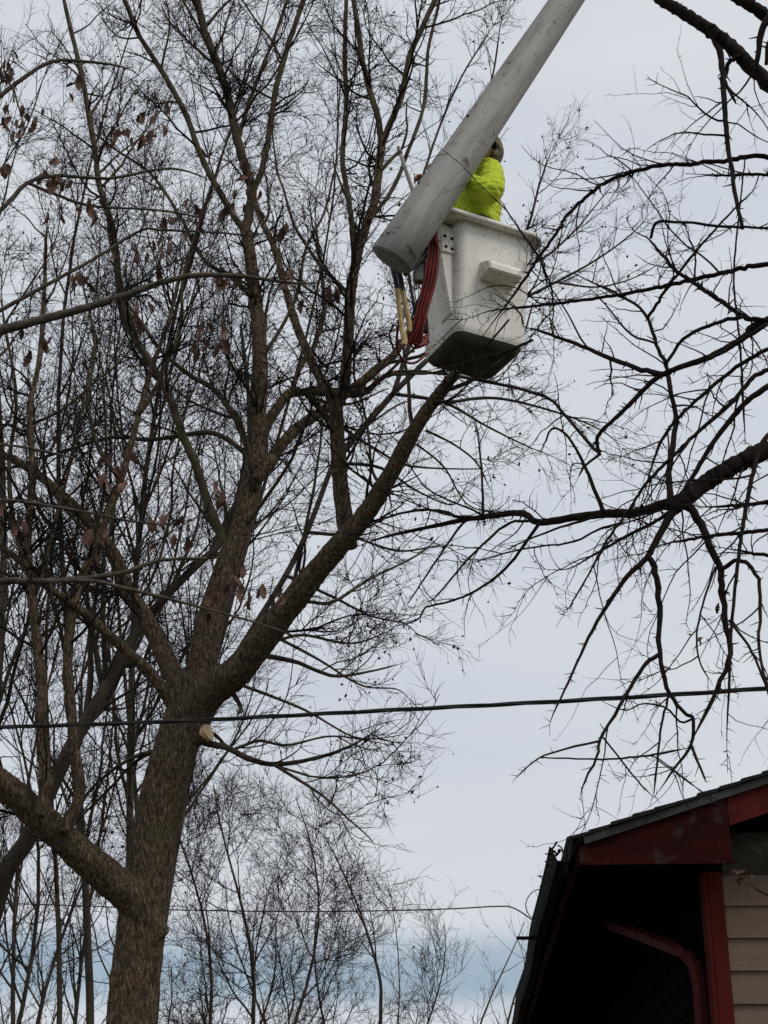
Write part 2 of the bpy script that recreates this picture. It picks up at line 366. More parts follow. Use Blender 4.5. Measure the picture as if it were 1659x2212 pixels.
Q = [np.array([[i * n + j, i * n + (j + 1) % n, (i + 1) * n + (j + 1) % n, (i + 1) * n + j] for i in range(len(P) - 1) for j in range(n)])]
ds = hp('downspout', (V, Q), M['redspout'])
for zq in (2.2, .9): hp('strap', box(-.125, -.03, .138, .150, zq, zq + .03), M['redspout'], par=ds)
# window on the shaded side wall
win = hp('side_window', box(-.05, -.02, 1.5, 2.9, 1.0, 2.55), M['trimgrey'])
hp('pane', box(-.056, -.0505, 1.6, 2.17, 1.1, 2.45), M['glass'], par=win)
hp('pane', box(-.056, -.0505, 2.23, 2.8, 1.1, 2.45), M['glass'], par=win)
hp('cable_loop', wire([(gx - .12, .75, 3.60), (gx - .20, .76, 3.575), (gx - .245, .8, 3.50), (gx - .21, .83, 3.42), (gx - .10, .86, 3.40)], .0035), M['wire'], par=house)
hp('bracket', box(gx - .25, gx - .08, 3.0, 3.03, 3.59, 3.615), M['gutter'], par=house)
def hw(x, y, z):
    c, s = math.cos(-R(3.1)), math.sin(-R(3.1))
    return H + np.array([x * c - y * s, x * s + y * c, z])

# ------------------------------------------------------------------ trees: shared growth code
UP = np.array([0, 0, 1.])
def trace(pts, w0, w1, Y0, Y1, amp=.0, ext=0, m=None, pw=1.0):
    """pixel trace + distance -> 3-D centre line and radius"""
    p = np.array([q[:2] for q in pts], float)
    if ext:
        d = p[-1] - p[-2]; d = d / np.linalg.norm(d); p = np.vstack([p, p[-1] + d * ext])
    m = m or max(8, int(np.linalg.norm(np.diff(p, axis=0), axis=1).sum() / 14))
    c = catmull(p, m)
    s = np.concatenate([[0], np.cumsum(np.linalg.norm(np.diff(c, axis=0), axis=1))]); s /= s[-1]
    ph = random.uniform(0, 6)
    Y = Y0 + (Y1 - Y0) * s + amp * (np.sin(s * 4 + ph) - math.sin(ph))
    P = np.array([at(a[0], a[1], y) for a, y in zip(c, Y)])
    k = np.array([px(a[0], a[1], y) for a, y in zip(c, Y)])
    r = .5 * (w0 + (w1 - w0) * s ** pw) * k
    if w1 <= 8: r = r * np.clip((1 - s) / .12, .3, 1)
    return P, r
def rough(P, r, a=.25, f=6):
    """small irregularities of a branch: kinks and swellings"""
    n = len(P); o = random.uniform(0, 99)
    for i in range(n):
        s = i * .11 * f
        P[i] += r[i] * a * np.array([mnoise.noise((s, o, 0)), mnoise.noise((s, o, 5)), mnoise.noise((s, o, 9))])
        r[i] *= 1 + .14 * mnoise.noise((s * 1.7, o, 20))
    return P, r
def attach(P, trunk, edge):
    """bend the first stretch of a limb so that it springs from its trunk"""
    q = trunk[np.argmin(np.abs(trunk[:, 2] - (P[0, 2] - .25)))]
    xs = at(edge, 900, P[0, 1])[0]
    f = np.clip((P[:, 0] - xs) / (P[0, 0] - xs), 0, 1); f = f * f * (3 - 2 * f)
    return P + f[:, None] * (q - P[0])
def resample(P, r, K):
    u = np.linspace(0, len(P) - 1, K); i = np.minimum(u.astype(int), len(P) - 2); t = (u - i)
    return P[i] + (P[i + 1] - P[i]) * t[:, None], r[i] + (r[i + 1] - r[i]) * t
def spawn(P, Rd, dens, tr, ang, ln, K, rr, trop, wig, rmax=9, rmin=.0012, taper=.3, lean=None, lt=.5, fixed=None, rs=0):
    n, K0 = P.shape[:2]
    L0 = np.linalg.norm(np.diff(P, axis=1), axis=2).sum(1)
    cnt = np.full(n, fixed) if fixed else rng.poisson(dens * L0 * (tr[1] - tr[0]))
    idx = np.repeat(np.arange(n), cnt); m = len(idx)
    if not m: return np.zeros((0, K, 3)), np.zeros((0, K))
    t = tr[0] + (tr[1] - tr[0]) * rng.random(m)
    f = t * (K0 - 1); i = np.minimum(f.astype(int), K0 - 2); u = (f - i)[:, None]
    a, b = P[idx, i], P[idx, i + 1]
    pos = a + (b - a) * u; tan = nrm(b - a)
    r = Rd[idx, i] * (1 - u[:, 0]) + Rd[idx, i + 1] * u[:, 0]
    q = rng.normal(size=(m, 3)); q = nrm(q - (q * tan).sum(1, keepdims=True) * tan)
    an = np.radians(ang[0] + (ang[1] - ang[0]) * rng.random(m))[:, None]
    d = tan * np.cos(an) + q * np.sin(an)
    L = (ln[0] + (ln[1] - ln[0]) * rng.random(m) ** 1.3) * (1 - lt * t)
    if rs: L = L * np.clip(r / rs, .45, 1)
    pts = [pos]
    bias = UP * trop if lean is None else UP * trop + np.asarray(lean)
    for k in range(1, K):
        d = nrm(d + wig * rng.normal(size=(m, 3)) + bias)
        pos = pos + d * (L / (K - 1))[:, None]; pts.append(pos)
    C = np.stack(pts, 1)
    r0 = np.clip(r * rr, rmin, rmax)
    RR = r0[:, None] * np.linspace(1, taper, K)[None, :]
    return C, RR
def octa(C, s):
    """small pods / buds as stretched octahedra at points C"""
    n = len(C)
    b = np.array([[1, 0, 0], [0, 1, 0], [-1, 0, 0], [0, -1, 0], [0, 0, 1.5], [0, 0, -1.5]], float)
    rot = nrm(rng.normal(size=(n, 1, 3))) * .7
    V = C[:, None, :] + s[:, None, None] * (b[None] + rot * (b[None] * [1, -1, .5]).sum(-1, keepdims=True))
    f = np.array([[0, 1, 4], [1, 2, 4], [2, 3, 4], [3, 0, 4], [1, 0, 5], [2, 1, 5], [3, 2, 5], [0, 3, 5]])
    return V.reshape(-1, 3), [(np.arange(n)[:, None, None] * 6 + f[None]).reshape(-1, 3)]
def put(name, VQ, m, root, kind=None, smooth=True):
    V, Q = VQ
    return link(name, mesh_np(name, V - np.array(root.location), Q, smooth), m, root, kind)
def limb(P, r, root, m, S=9, name='limb'):
    V, Q = tubes(P[None], r[None], S, True)
    return put(name, (V, Q), m, root)

# ------------------------------------------------------------------ the big tree being cut
TY = 10.5
base = at(285, 2212, TY); base[2] = 0
tree = empty('bare_tree', base, 'big bare grey-brown tree with fresh saw cut, limbs rising under the bucket', 'tree')
main = []
tb, tr_ = trace([(285, 2212), (300, 2050), (312, 1950), (335, 1800), (362, 1680), (398, 1560), (432, 1470)], 112, 92, TY, TY, m=40)
low = np.array([[base[0] - .03, TY, -.1], [base[0] - .02, TY, .6], [base[0] - .01, TY, 1.4]]); lowr = np.array([.34, .235, .20])
P0 = np.vstack([low, tb]); r0 = np.concatenate([lowr, tr_])
main.append((P0, r0))
main.append(trace([(405, 1575), (445, 1505), (520, 1440), (600, 1340), (680, 1240), (740, 1170), (790, 1110), (840, 1030), (900, 920), (950, 850), (988, 803)], 82, 25, TY, 9.0, m=70, pw=.85))
main.append(trace([(755, 1185), (747, 1130), (736, 1050), (729, 960), (726, 900), (722, 850)], 40, 31, 9.75, 9.6, m=34))
main.append(trace([(725, 885), (708, 845), (680, 795), (645, 715), (615, 620), (595, 540), (562, 470), (545, 410)], 24, 13, 9.6, 10.1, m=44))
main.append(trace([(724, 880), (741, 845), (750, 760), (757, 650), (770, 560), (790, 490), (810, 430), (820, 345), (826, 300)], 27, 19, 9.6, 9.5, m=50))
main.append(trace([(405, 1560), (432, 1455), (455, 1340), (492, 1220), (525, 1130), (545, 1040), (558, 970), (556, 900), (562, 800), (558, 700), (550, 640), (540, 550), (528, 485)], 76, 24, TY + .05, 11.4, m=80, pw=.8))
main.append(trace([(548, 1040), (580, 1005), (605, 965), (645, 922), (700, 885), (760, 842), (805, 805), (850, 768), (870, 735)], 30, 17, 10.85, 11.2, m=40))
main.append(trace([(556, 985), (572, 930), (600, 880), (628, 850), (690, 848), (780, 850), (832, 812), (885, 803), (970, 808)], 26, 9, 11.0, 11.2, m=44))
main.append(trace([(330, 2030), (290, 1945), (245, 1905), (180, 1850), (120, 1795), (60, 1742), (0, 1690), (-120, 1610), (-260, 1480)], 84, 40, TY, 9.7, m=60))
main.append(trace([(420, 1560), (385, 1480), (350, 1405), (320, 1345), (280, 1280), (245, 1200), (195, 1130), (145, 1080), (75, 1020), (0, 978), (-90, 930)], 48, 12, TY, 11.3, m=60))
main.append(trace([(400, 1570), (365, 1508), (320, 1450), (250, 1385), (170, 1315), (100, 1265), (20, 1195), (-60, 1140)], 32, 11, TY, 10.0, m=50))
main.append(trace([(85, 1765), (98, 1700), (91, 1630), (88, 1567), (90, 1480), (76, 1355), (63, 1230), (60, 1155), (70, 1030), (65, 880), (85, 780), (95, 650), (100, 500), (112, 380)], 27, 8, 9.95, 10.3, m=80))
main.append(trace([(135, 1800), (160, 1752), (172, 1707), (164, 1647), (157, 1587), (152, 1520), (146, 1430), (155, 1330), (175, 1255), (205, 1180), (235, 1105), (260, 1040), (282, 965), (300, 895), (320, 820), (342, 755), (370, 675), (400, 540), (420, 440)], 28, 8, 10.05, 10.6, m=90))
cn = nrm(np.array([.87, -.40, .25])); cb = at(400, 1601, TY)       # collar of the fresh cut
main.append((np.linspace(cb, cb + cn * .178, 8), np.linspace(.085, .062, 8)))
VQ = join([tubes(P[None], r[None], 16, True) for P, r in main])
tm = remesh(VQ, .013, 7, 'trunk')
co = np.empty(len(tm.vertices) * 3, np.float32); tm.vertices.foreach_get('co', co); co = co.reshape(-1, 3)
no = np.empty(len(tm.vertices) * 3, np.float32); tm.vertices.foreach_get('normal', no); no = no.reshape(-1, 3)
for i in range(len(co)):
    x, y, zz = co[i]
    big = min(1.0, .3 + .7 * max(0, (6.5 - zz) / 5))
    h = (abs(mnoise.noise((x * 30, y * 30, zz * 6))) - .25) * .024 + mnoise.noise((x * 7, y * 7, zz * 3)) * .014
    co[i] += no[i] * h * big
tm.vertices.foreach_set('co', (co - np.array(base, np.float32)).ravel()); tm.update()
link('trunk', tm, M['bark'], tree)
cutc = cb + cn * .197
cu = nrm(np.cross(cn, UP)); cv = np.cross(cn, cu); nn = 28
ring = [cutc + (math.cos(a) * cu * .062 + math.sin(a) * cv * .066) * (1 + .05 * math.sin(3 * a + 1)) for a in np.linspace(0, 2 * math.pi, nn, endpoint=False)]
V = np.array(ring + [p - cn * .05 for p in ring] + [p * .35 + cutc * .65 + cn * .001 for p in ring])
put('saw_cut', (V, [np.array([[i, (i + 1) % nn, nn + (i + 1) % nn, nn + i] for i in range(nn)]), np.array([[i, (i + 1) % nn, 2 * nn + (i + 1) % nn, 2 * nn + i] for i in range(nn)]), np.array([list(range(2 * nn, 3 * nn))])]), M['cut'], tree, smooth=False)
e_ = main[1][0][-1]; d_ = nrm(main[1][0][-1] - main[1][0][-4]); a_ = nrm(np.cross(d_, UP)); b_ = np.cross(d_, a_); re = main[1][1][-1] * .93
ring = [e_ + d_ * .012 + (math.cos(a) * a_ + math.sin(a) * b_) * re for a in np.linspace(0, 2 * math.pi, 20, endpoint=False)]
put('saw_cut', (np.array(ring), [np.array([list(range(20))])]), M['limb'], tree, smooth=False)
lim = []          # thinner traced limbs: separate parts
T_ = lambda *a, **k: lim.append(rough(*trace(*a, **k)))
T_([(826, 312), (816, 250), (800, 200), (782, 120), (764, 0)], 15, 9, 9.5, 9.7, ext=220)
T_([(824, 315), (846, 260), (870, 200), (886, 120), (940, 0)], 15, 9, 9.5, 9.4, ext=200)
T_([(768, 565), (755, 440), (740, 345), (748, 225), (745, 120), (748, 0)], 13, 8, 9.55, 9.8, ext=200)
T_([(795, 480), (850, 405), (880, 330), (915, 230), (925, 110), (945, 20)], 10, 6, 9.5, 10.1, ext=120)
T_([(530, 500), (545, 415), (530, 360), (515, 310), (495, 220), (475, 150), (445, 75), (425, 0)], 22, 13, 11.4, 11.8, ext=250)
T_([(528, 500), (495, 450), (440, 350), (400, 245), (350, 155), (300, 75), (270, 0)], 15, 8, 11.4, 12.0, ext=200)
T_([(545, 418), (570, 350), (585, 260), (600, 175), (630, 75), (655, 0)], 14, 10, 11.4, 11.2, ext=200)
T_([(515, 300), (540, 215), (565, 150), (600, 60), (640, -60)], 10, 6, 11.5, 11.8, ext=80)
T_([(552, 1055), (540, 1000), (528, 950), (500, 890), (460, 840), (410, 810), (350, 760), (300, 690)], 16, 6, 10.88, 11.5, ext=100)
T_([(554, 1060), (538, 975), (517, 905), (505, 880)], 14, 8, 10.86, 10.7)
T_([(556, 1010), (520, 970), (450, 935), (325, 950), (240, 945), (120, 980)], 13, 5, 10.9, 11.9, ext=120)
T_([(512, 1235), (482, 1165), (452, 1095), (425, 1010), (395, 940), (365, 855), (325, 785), (275, 700), (258, 620), (245, 500), (215, 400), (205, 325), (180, 180), (150, 50)], 22, 8, 10.84, 11.2, ext=200)
T_([(628, 850), (650, 790), (680, 745), (700, 660), (690, 560)], 13, 5, 11.05, 11.9, ext=100)
T_([(820, 1050), (803, 1010), (795, 930), (780, 860), (765, 810), (770, 700)], 7, 4, 9.45, 9.7)
T_([(400, 1590), (455, 1607), (488, 1614), (540, 1640), (592, 1651), (670, 1640), (760, 1610), (840, 1560)], 17, 3, TY, 10.3)
T_([(590, 1650), (618, 1668), (696, 1718), (748, 1765), (800, 1812), (815, 1840)], 8, 2.5, 10.38, 10.2)
T_([(425, 1560), (470, 1592), (500, 1618), (560, 1600), (620, 1610), (720, 1590), (850, 1610)], 9, 2.5, TY, 10.9)
T_([(505, 1500), (520, 1530), (512, 1545)], 12, 8, 10.35, 10.3)
T_([(530, 1415), (575, 1418), (640, 1430), (720, 1460), (800, 1450), (880, 1430)], 13, 3, 10.3, 10.9)
T_([(552, 1395), (610, 1380), (660, 1372), (760, 1390), (850, 1360)], 9, 3, 10.2, 11.2)
T_([(632, 1300), (670, 1300), (720, 1300), (800, 1250), (900, 1200), (960, 1150)], 9, 3, 10.1, 10.8)
T_([(380, 1600), (340, 1620), (280, 1640), (200, 1700), (140, 1790)], 11, 3, 10.5, 11.4)
T_([(375, 1610), (300, 1640), (240, 1700), (180, 1760), (100, 1850)], 9, 3, 10.6, 11.6)
T_([(545, 640), (500, 600), (440, 560), (390, 470), (330, 380), (260, 330)], 11, 4, 11.2, 12.0, ext=100)
T_([(558, 780), (600, 720), (640, 640), (660, 540), (700, 460), (720, 380)], 9, 4, 11.2, 12.0, ext=80)
T_([(728, 960), (780, 930), (850, 880), (900, 860)], 7, 3, 9.65, 10.3)
T_([(920, 930), (980, 960), (1030, 1000), (1060, 1060)], 6, 3, 9.3, 9.6)
T_([(900, 960), (960, 1010), (1010, 1090), (1090, 1110)], 5, 2.5, 9.35, 10.3)
T_([(970, 808), (1050, 825), (1120, 840), (1180, 860)], 8, 4, 11.2, 11.4)
T_([(870, 740), (900, 690), (930, 640), (960, 560)], 9, 4, 11.2, 11.6)
T_([(62, 1230), (30, 1130), (20, 1000), (35, 860), (10, 700)], 12, 5, 10.05, 10.6, ext=80)
T_([(260, 1040), (210, 960), (190, 860), (205, 740), (180, 620)], 11, 4, 10.3, 11.0, ext=80)
T_([(300, 895), (350, 810), (390, 700), (395, 600), (430, 480)], 10, 4, 10.4, 10.9, ext=80)
A_ = [resample(P, r, 22) for P, r in main[1:-1] + lim]
X0, Y0_ = spawn(np.stack([q[0] for q in A_]), np.stack([q[1] for q in A_]), .95, (.3, .95), (25, 55), (.9, 2.6), 12, .5, .10, .10, rmax=.017, rmin=.006, lt=.35, rs=.02)
for i in range(len(X0)): lim.append((X0[i], Y0_[i]))
for P, r in lim: limb(P, r, tree, M['limb'], 7)
allP, allR = [], []
for P, r in main[1:-1] + lim:
    a, b = resample(P, r, 22); allP.append(a); allR.append(b)
allP, allR = np.stack(allP), np.stack(allR)
L1, R1 = spawn(allP, allR, 4.6, (.28, 1), (28, 70), (.35, 1.6), 8, .42, .10, .18, rmax=.012, rmin=.004, rs=.011)
L2, R2 = spawn(L1, R1, 12, (.12, 1), (25, 65), (.18, .62), 6, .62, .03, .19, rmin=.0031)
L3, R3 = spawn(L2, R2, 21, (.10, 1), (25, 65), (.08, .30), 4, .7, -.01, .16, rmin=.0023)
put('branchlets', tubes(L1, R1, 5), M['twig'], tree, 'stuff')
put('twigs', join([tubes(L2, R2, 4), tubes(L3, R3, 3)]), M['twig'], tree, 'stuff')
tips = L3[rng.random(len(L3)) < .13][:, -1]
put('seed_pods', octa(tips - [0, 0, .006], rng.uniform(.004, .010, len(tips))), M['bud'], tree, 'stuff')
NT = [len(L1), len(L2), len(L3)]

# ------------------------------------------------------------------ bare trees behind
def far_tree(xb, Y, xt, yt, w, seed, label, spread=.30, nl=18, den=1.0, first=.25, bow=0, name='bare_tree', pts=None, group='bare trees beyond the yard', lens=1.0, trop=.10, wob=.045, ang=(22, 52)):
    global rng
    rng = np.random.default_rng(seed); random.seed(seed)
    top = at(xt, yt, Y)
    bs = at(xb, 2212, Y); bs[2] = 0
    t = empty(name, bs, label, 'tree', group)
    if pts is None:
        hgt = top[2]
        K = 16; s = np.linspace(0, 1, K)[:, None]
        C = bs + (top - bs) * s
        ph = rng.uniform(0, 6, 4)
        C[:, 0] += hgt * wob * np.sin(s[:, 0] * 5 + ph[0]) * s[:, 0] + bow * np.sin(s[:, 0] * math.pi)
        C[:, 1] += hgt * .03 * np.sin(s[:, 0] * 4 + ph[1]) * s[:, 0]
    else:
        C = np.vstack([[bs - [0, 0, .05]], [bs + (at(*pts[0], Y) - bs) * .5], [at(a, b, Y) for a, b in pts]])
        C = catmull(C, 22); hgt = top[2]; K = 22; s = np.linspace(0, 1, K)[:, None]
    k = px(xb, 2100, Y)
    rr = .5 * w * k * (1 - .86 * s[:, 0] ** .9); rr[0] *= 1.25
    C = C - np.array([0, 0, .04]) * (1 - s)
    limb(C, rr, t, M['farbark'], 9, 'trunk')
    Ls, Rs = spawn(C[None], rr[None], 0, (first, .98), ang, (.75 * spread * hgt * lens, 1.35 * spread * hgt * lens), 12, .55, trop, .09, rmax=.07, lt=.62, fixed=nl)
    for i in range(len(Ls)): limb(Ls[i], Rs[i], t, M['farbark'], 6)
    a, ra = spawn(Ls, Rs, 5.2 * den, (.15, 1), (22, 58), (.5, 1.7), 7, .5, .07, .12, rmin=.005, rmax=.016)
    b, rb = spawn(a, ra, 7.2 * den, (.12, 1), (22, 60), (.25, .85), 5, .62, .04, .14, rmin=.0042)
    c, rc = spawn(b, rb, 8.2 * den, (.1, 1), (22, 60), (.12, .42), 3, .7, .0, .16, rmin=.003)
    put('twigs', join([tubes(a, ra, 4), tubes(b, rb, 3), tubes(c, rc, 3)]), M['fartwig'], t, 'stuff')
    tp = c[rng.random(len(c)) < .06][:, -1]
    if len(tp): put('seed_pods', octa(tp, rng.uniform(.006, .015, len(tp))), M['bud'], t, 'stuff')
    NT.append((label[:20], len(Ls), len(a), len(b), len(c)))
    return t
# leaning neighbour behind the left limb
far_tree(-70, 13.0, 480, 700, 52, 21, 'thick dark tree leaning right behind the left limb', .22, 16, 1.0, .35,
         pts=[(-20, 1960), (50, 1825), (108, 1700), (160, 1595), (215, 1505), (270, 1400), (320, 1330), (400, 1240), (475, 1172), (520, 1050), (540, 900), (520, 700)], group='trees near the big tree')
far_tree(285, 15.5, 470, -120, 24, 33, 'tall bare tree standing directly behind the big trunk', .22, 34, 1.0, .30, group='trees near the big tree')
far_tree(-60, 15.0, 20, -200, 30, 34, 'tall bare tree at the left edge of the picture', .20, 30, 1.0, .28)
far_tree(230, 18.0, 230, -60, 22, 35, 'tall bare tree between the left limb and the big trunk', .20, 30, .9, .28)
far_tree(130, 17.0, 200, 900, 18, 36, 'slim straight sapling under the left limb', .16, 16, .8, .35)
far_tree(290, 19.0, 690, -40, 18, 37, 'tall bare tree right of the big trunk, seen between its two upper limbs', .17, 32, .9, .30)
far_tree(20, 21.0, 50, 760, 16, 38, 'slender pole-like bare tree, leftmost in the far row', .13, 22, .8, .25)
far_tree(80, 24.0, 120, 1000, 14, 39, 'slender pole-like bare tree, second in the far row', .13, 20, .8, .25)
far_tree(200, 25.0, 200, 1150, 13, 40, 'slender bare tree in the far row beneath the left limb', .15, 20, .8, .25)
far_tree(440, 22.0, 560, 1690, 18, 41, 'low bare tree leaning right from behind the trunk base', .30, 22, 1.3, .08, wob=.10, trop=.06, ang=(25, 68))
far_tree(520, 25.0, 660, 1720, 15, 42, 'low twiggy tree halfway between trunk and house', .30, 24, 1.3, .08, wob=.10, trop=.06, ang=(25, 68))
far_tree(380, 20.0, 430, 1660, 16, 46, 'low thin tree hugging the right side of the trunk base', .26, 18, 1.25, .08, wob=.10, trop=.06, ang=(25, 68))
far_tree(822, 19.0, 690, 1790, 11, 43, 'dark sapling arching left above the thin service wire', .16, 9, .6, .45,
         pts=[(822, 2200), (822, 2120), (805, 2050), (775, 1960), (740, 1880), (715, 1830), (690, 1795)])
far_tree(826, 19.3, 835, 1880, 8, 47, 'straight sapling beside the arching one', .12, 8, .6, .5)
far_tree(700, 28.0, 760, 1880, 12, 44, 'far bare tree behind the arching sapling', .34, 24, 1.15, .08, wob=.10, trop=.06, ang=(25, 68))
far_tree(860, 30.0, 900, 1990, 10, 45, 'far low tree between the sapling and the house', .34, 20, 1.0, .08, wob=.10, trop=.06, ang=(25, 68))
far_tree(1010, 27.0, 1070, 1990, 12, 48, 'small bare tree close beside the dark eave', .30, 12, .7, .08, wob=.10, trop=.06, ang=(25, 68))
far_tree(1130, 33.0, 1110, 2010, 14, 49, 'small bare tree partly hidden by the eave', .34, 14, .7, .08, wob=.10, trop=.06, ang=(25, 68))
far_tree(300, 23.0, 330, 1050, 14, 50, 'bare tree showing between the big trunk and its left limb', .22, 22, .8, .12)
far_tree(-30, 19.0, 90, 1250, 16, 51, 'low spreading bare tree in the bottom left corner', .28, 24, .9, .08, wob=.10, trop=.06, ang=(25, 68))
far_tree(120, 28.0, 160, 1480, 14, 52, 'farthest low bare tree at bottom left, under the limb', .30, 24, .8, .08, wob=.10, trop=.06, ang=(25, 68))
far_tree(620, 31.0, 560, 1900, 12, 53, 'farthest low bare tree right of the trunk base', .32, 20, .7, .08, wob=.10, trop=.06, ang=(25, 68))
far_tree(330, 17.0, 330, 350, 16, 54, 'slim bare tree just left of the big trunk', .18, 30, .9, .3)
# fine sprays reaching out behind the bucket: a tree whose trunk hides behind the big one
rng = np.random.default_rng(60); random.seed(60)
b6 = at(290, 2212, 14.0); b6[2] = 0
sp = empty('bare_tree', b6, 'bare tree whose long fine sprays reach out behind the bucket', 'tree', 'trees near the big tree')
st, sr = trace([(290, 2212), (315, 1900), (395, 1600), (520, 1400), (640, 1200), (720, 1000)], 20, 11, 14.0, 14.2, m=40)
st = np.vstack([[b6 - [0.1, 0, .05]], st]); sr = np.concatenate([[sr[0] * 1.3], sr])
limb(st, sr, sp, M['farbark'], 9, 'trunk')
ls = []
S_ = lambda *a, **k: ls.append(rough(*trace(*a, **k), a=.15))
S_([(720, 1000), (850, 850), (980, 720), (1090, 590), (1140, 490), (1165, 400), (1190, 330), (1215, 285)], 16, 2.5, 14.2, 14.4)
S_([(1090, 590), (1170, 560), (1240, 500), (1290, 440), (1335, 385)], 7, 2, 14.3, 14.8)
S_([(980, 720), (1100, 660), (1200, 610), (1290, 560), (1370, 500), (1420, 440)], 10, 2, 14.2, 15.0)
S_([(1200, 610), (1290, 620), (1370, 600), (1440, 560)], 5, 2, 14.5, 15.1)
S_([(850, 850), (960, 870), (1050, 920), (1130, 960), (1190, 985)], 9, 2, 14.2, 14.3)
S_([(960, 870), (1070, 860), (1200, 890), (1300, 930), (1350, 975)], 8, 2, 14.2, 14.8)
S_([(720, 1000), (820, 1010), (900, 1060), (980, 1090), (1010, 1040)], 9, 2, 14.2, 13.8)
S_([(662, 1150), (760, 1160), (860, 1190), (960, 1180), (1000, 1210)], 9, 2, 14.1, 13.8)
S_([(616, 1242), (720, 1290), (800, 1330), (880, 1350), (910, 1390)], 9, 2, 14.1, 13.9)
S_([(550, 1352), (680, 1420), (780, 1480), (860, 1490), (900, 1530)], 9, 2, 14.1, 13.7)
S_([(480, 1464), (650, 1530), (760, 1590), (840, 1600), (870, 1640)], 9, 2, 14.1, 13.8)
S_([(850, 850), (900, 700), (960, 560), (1000, 420), (1010, 300), (1060, 180), (1080, 60)], 11, 3, 14.2, 14.8, ext=60)
S_([(900, 700), (880, 520), (930, 330), (990, 180), (1050, 80)], 8, 3, 14.2, 14.9, ext=60)
for P, r in ls: limb(P, r, sp, M['farbark'], 6)
A = [resample(P, r, 18) for P, r in ls]; aP, aR = np.stack([x[0] for x in A]), np.stack([x[1] for x in A])
a, ra = spawn(aP, aR, 7.5, (.25, 1), (20, 52), (.3, 1.0), 7, .55, .05, .09, rmin=.0042, rmax=.010, lt=.35)
b, rb = spawn(a, ra, 11, (.1, 1), (20, 50), (.15, .5), 5, .62, .03, .11, rmin=.0028)
c, rc = spawn(b, rb, 15, (.1, 1), (20, 55), (.07, .24), 3, .7, .0, .14, rmin=.002)
put('twigs', join([tubes(a, ra, 4), tubes(b, rb, 3), tubes(c, rc, 3)]), M['fartwig'], sp, 'stuff')
tp = c[rng.random(len(c)) < .13][:, -1]
put('seed_pods', octa(tp - [0, 0, .01], rng.uniform(.006, .015, len(tp))), M['bud'], sp, 'stuff')

# ------------------------------------------------------------------ oak with dead leaves, reaching in from the left
rng = np.random.default_rng(81); random.seed(81)
ob = at(-520, 2212, 8.0); ob[2] = 0
oak = empty('oak_tree', ob, 'oak with brown dead leaves, its branches reaching in from the left edge', 'tree')
otop = ob + [.3, .3, 11.5]
oc = ob + (otop - ob) * np.linspace(0, 1, 40)[:, None]; oc[:, 0] += .1 * np.sin(np.linspace(0, 7, 40)); oc[0, 2] -= .05
limb(oc, np.linspace(.24, .03, 40), oak, M['oak'], 12, 'trunk')
ol = []
def O_(pts, *a, **k):
    P, r = rough(*trace(pts, *a, **k), a=.3)
    if pts[0][0] <= -450: P = attach(P, oc, -60)
    ol.append((P, r))
O_([(-520, 860), (-250, 790), (0, 715), (150, 675), (250, 645), (350, 610), (425, 595), (525, 597), (650, 612), (775, 600)], 34, 4, 8.1, 8.3)
O_([(-500, 420), (-200, 300), (0, 200), (100, 138), (170, 132), (280, 150), (330, 200)], 22, 3, 8.2, 8.6)
O_([(-500, 900), (-100, 720), (175, 575), (300, 500), (350, 497), (500, 505), (620, 520)], 16, 3, 8.1, 8.8)
O_([(-500, 1330), (-200, 1270), (0, 1255), (100, 1255), (250, 1240), (350, 1210), (475, 1205), (560, 1190)], 28, 4, 8.0, 8.3)
O_([(90, 1256), (200, 1255), (275, 1272), (425, 1310), (600, 1360), (690, 1400)], 11, 3, 8.15, 8.2)
O_([(-500, 1130), (-200, 1090), (0, 1080), (150, 1100), (280, 1125), (380, 1130), (470, 1100)], 14, 3, 8.0, 8.7)
O_([(-500, 680), (-150, 540), (0, 450), (60, 395), (125, 380), (240, 385), (380, 365), (520, 420)], 18, 3, 8.1, 8.8)
O_([(60, 395), (120, 420), (200, 445), (350, 455), (480, 480)], 8, 3, 8.4, 8.7)
O_([(-500, 200), (-200, 120), (0, 170), (40, 230), (60, 300)], 12, 3, 8.2, 8.3)
O_([(-500, 1010), (-200, 950), (0, 960), (120, 980), (240, 1010)], 14, 3, 8.1, 8.5)
for P, r in ol: limb(P, r, oak, M['oak'], 8)
A = [resample(P, r, 22) for P, r in ol]; aP, aR = np.stack([x[0] for x in A]), np.stack([x[1] for x in A])
a, ra = spawn(aP, aR, 2.0, (.3, 1), (25, 60), (.2, .9), 7, .5, .06, .12, rmin=.003, rmax=.006)
b, rb = spawn(a, ra, 4.5, (.15, 1), (30, 65), (.08, .35), 4, .65, .02, .15, rmin=.0018)
flat = np.concatenate([x[0] for x in A]); flat = flat[flat[:, 0] > -2.6]
clus = [(15, 140, 12), (22, 165, 8), (45, 255, 7), (20, 235, 6), (262, 280, 8), (308, 275, 8), (70, 235, 5), (180, 600, 8), (345, 530, 7), (325, 500, 5), (512, 610, 7), (440, 712, 9), (485, 708, 8),
        (545, 385, 6), (505, 425, 7), (420, 455, 6), (390, 470, 5), (240, 985, 8), (240, 1050, 6), (95, 720, 6), (472, 1055, 5), (208, 1150, 7), (462, 1262, 6), (505, 1250, 7), (545, 1268, 6), (590, 1262, 6),
        (280, 650, 6), (135, 370, 6), (100, 370, 5), (385, 1120, 5), (320, 1120, 5), (30, 1100, 5), (700, 640, 3), (620, 600, 5), (330, 255, 5), (160, 150, 5), (190, 440, 6), (120, 450, 4), (590, 480, 4), (290, 540, 4), (15, 330, 6)]
tw = []; spots = []
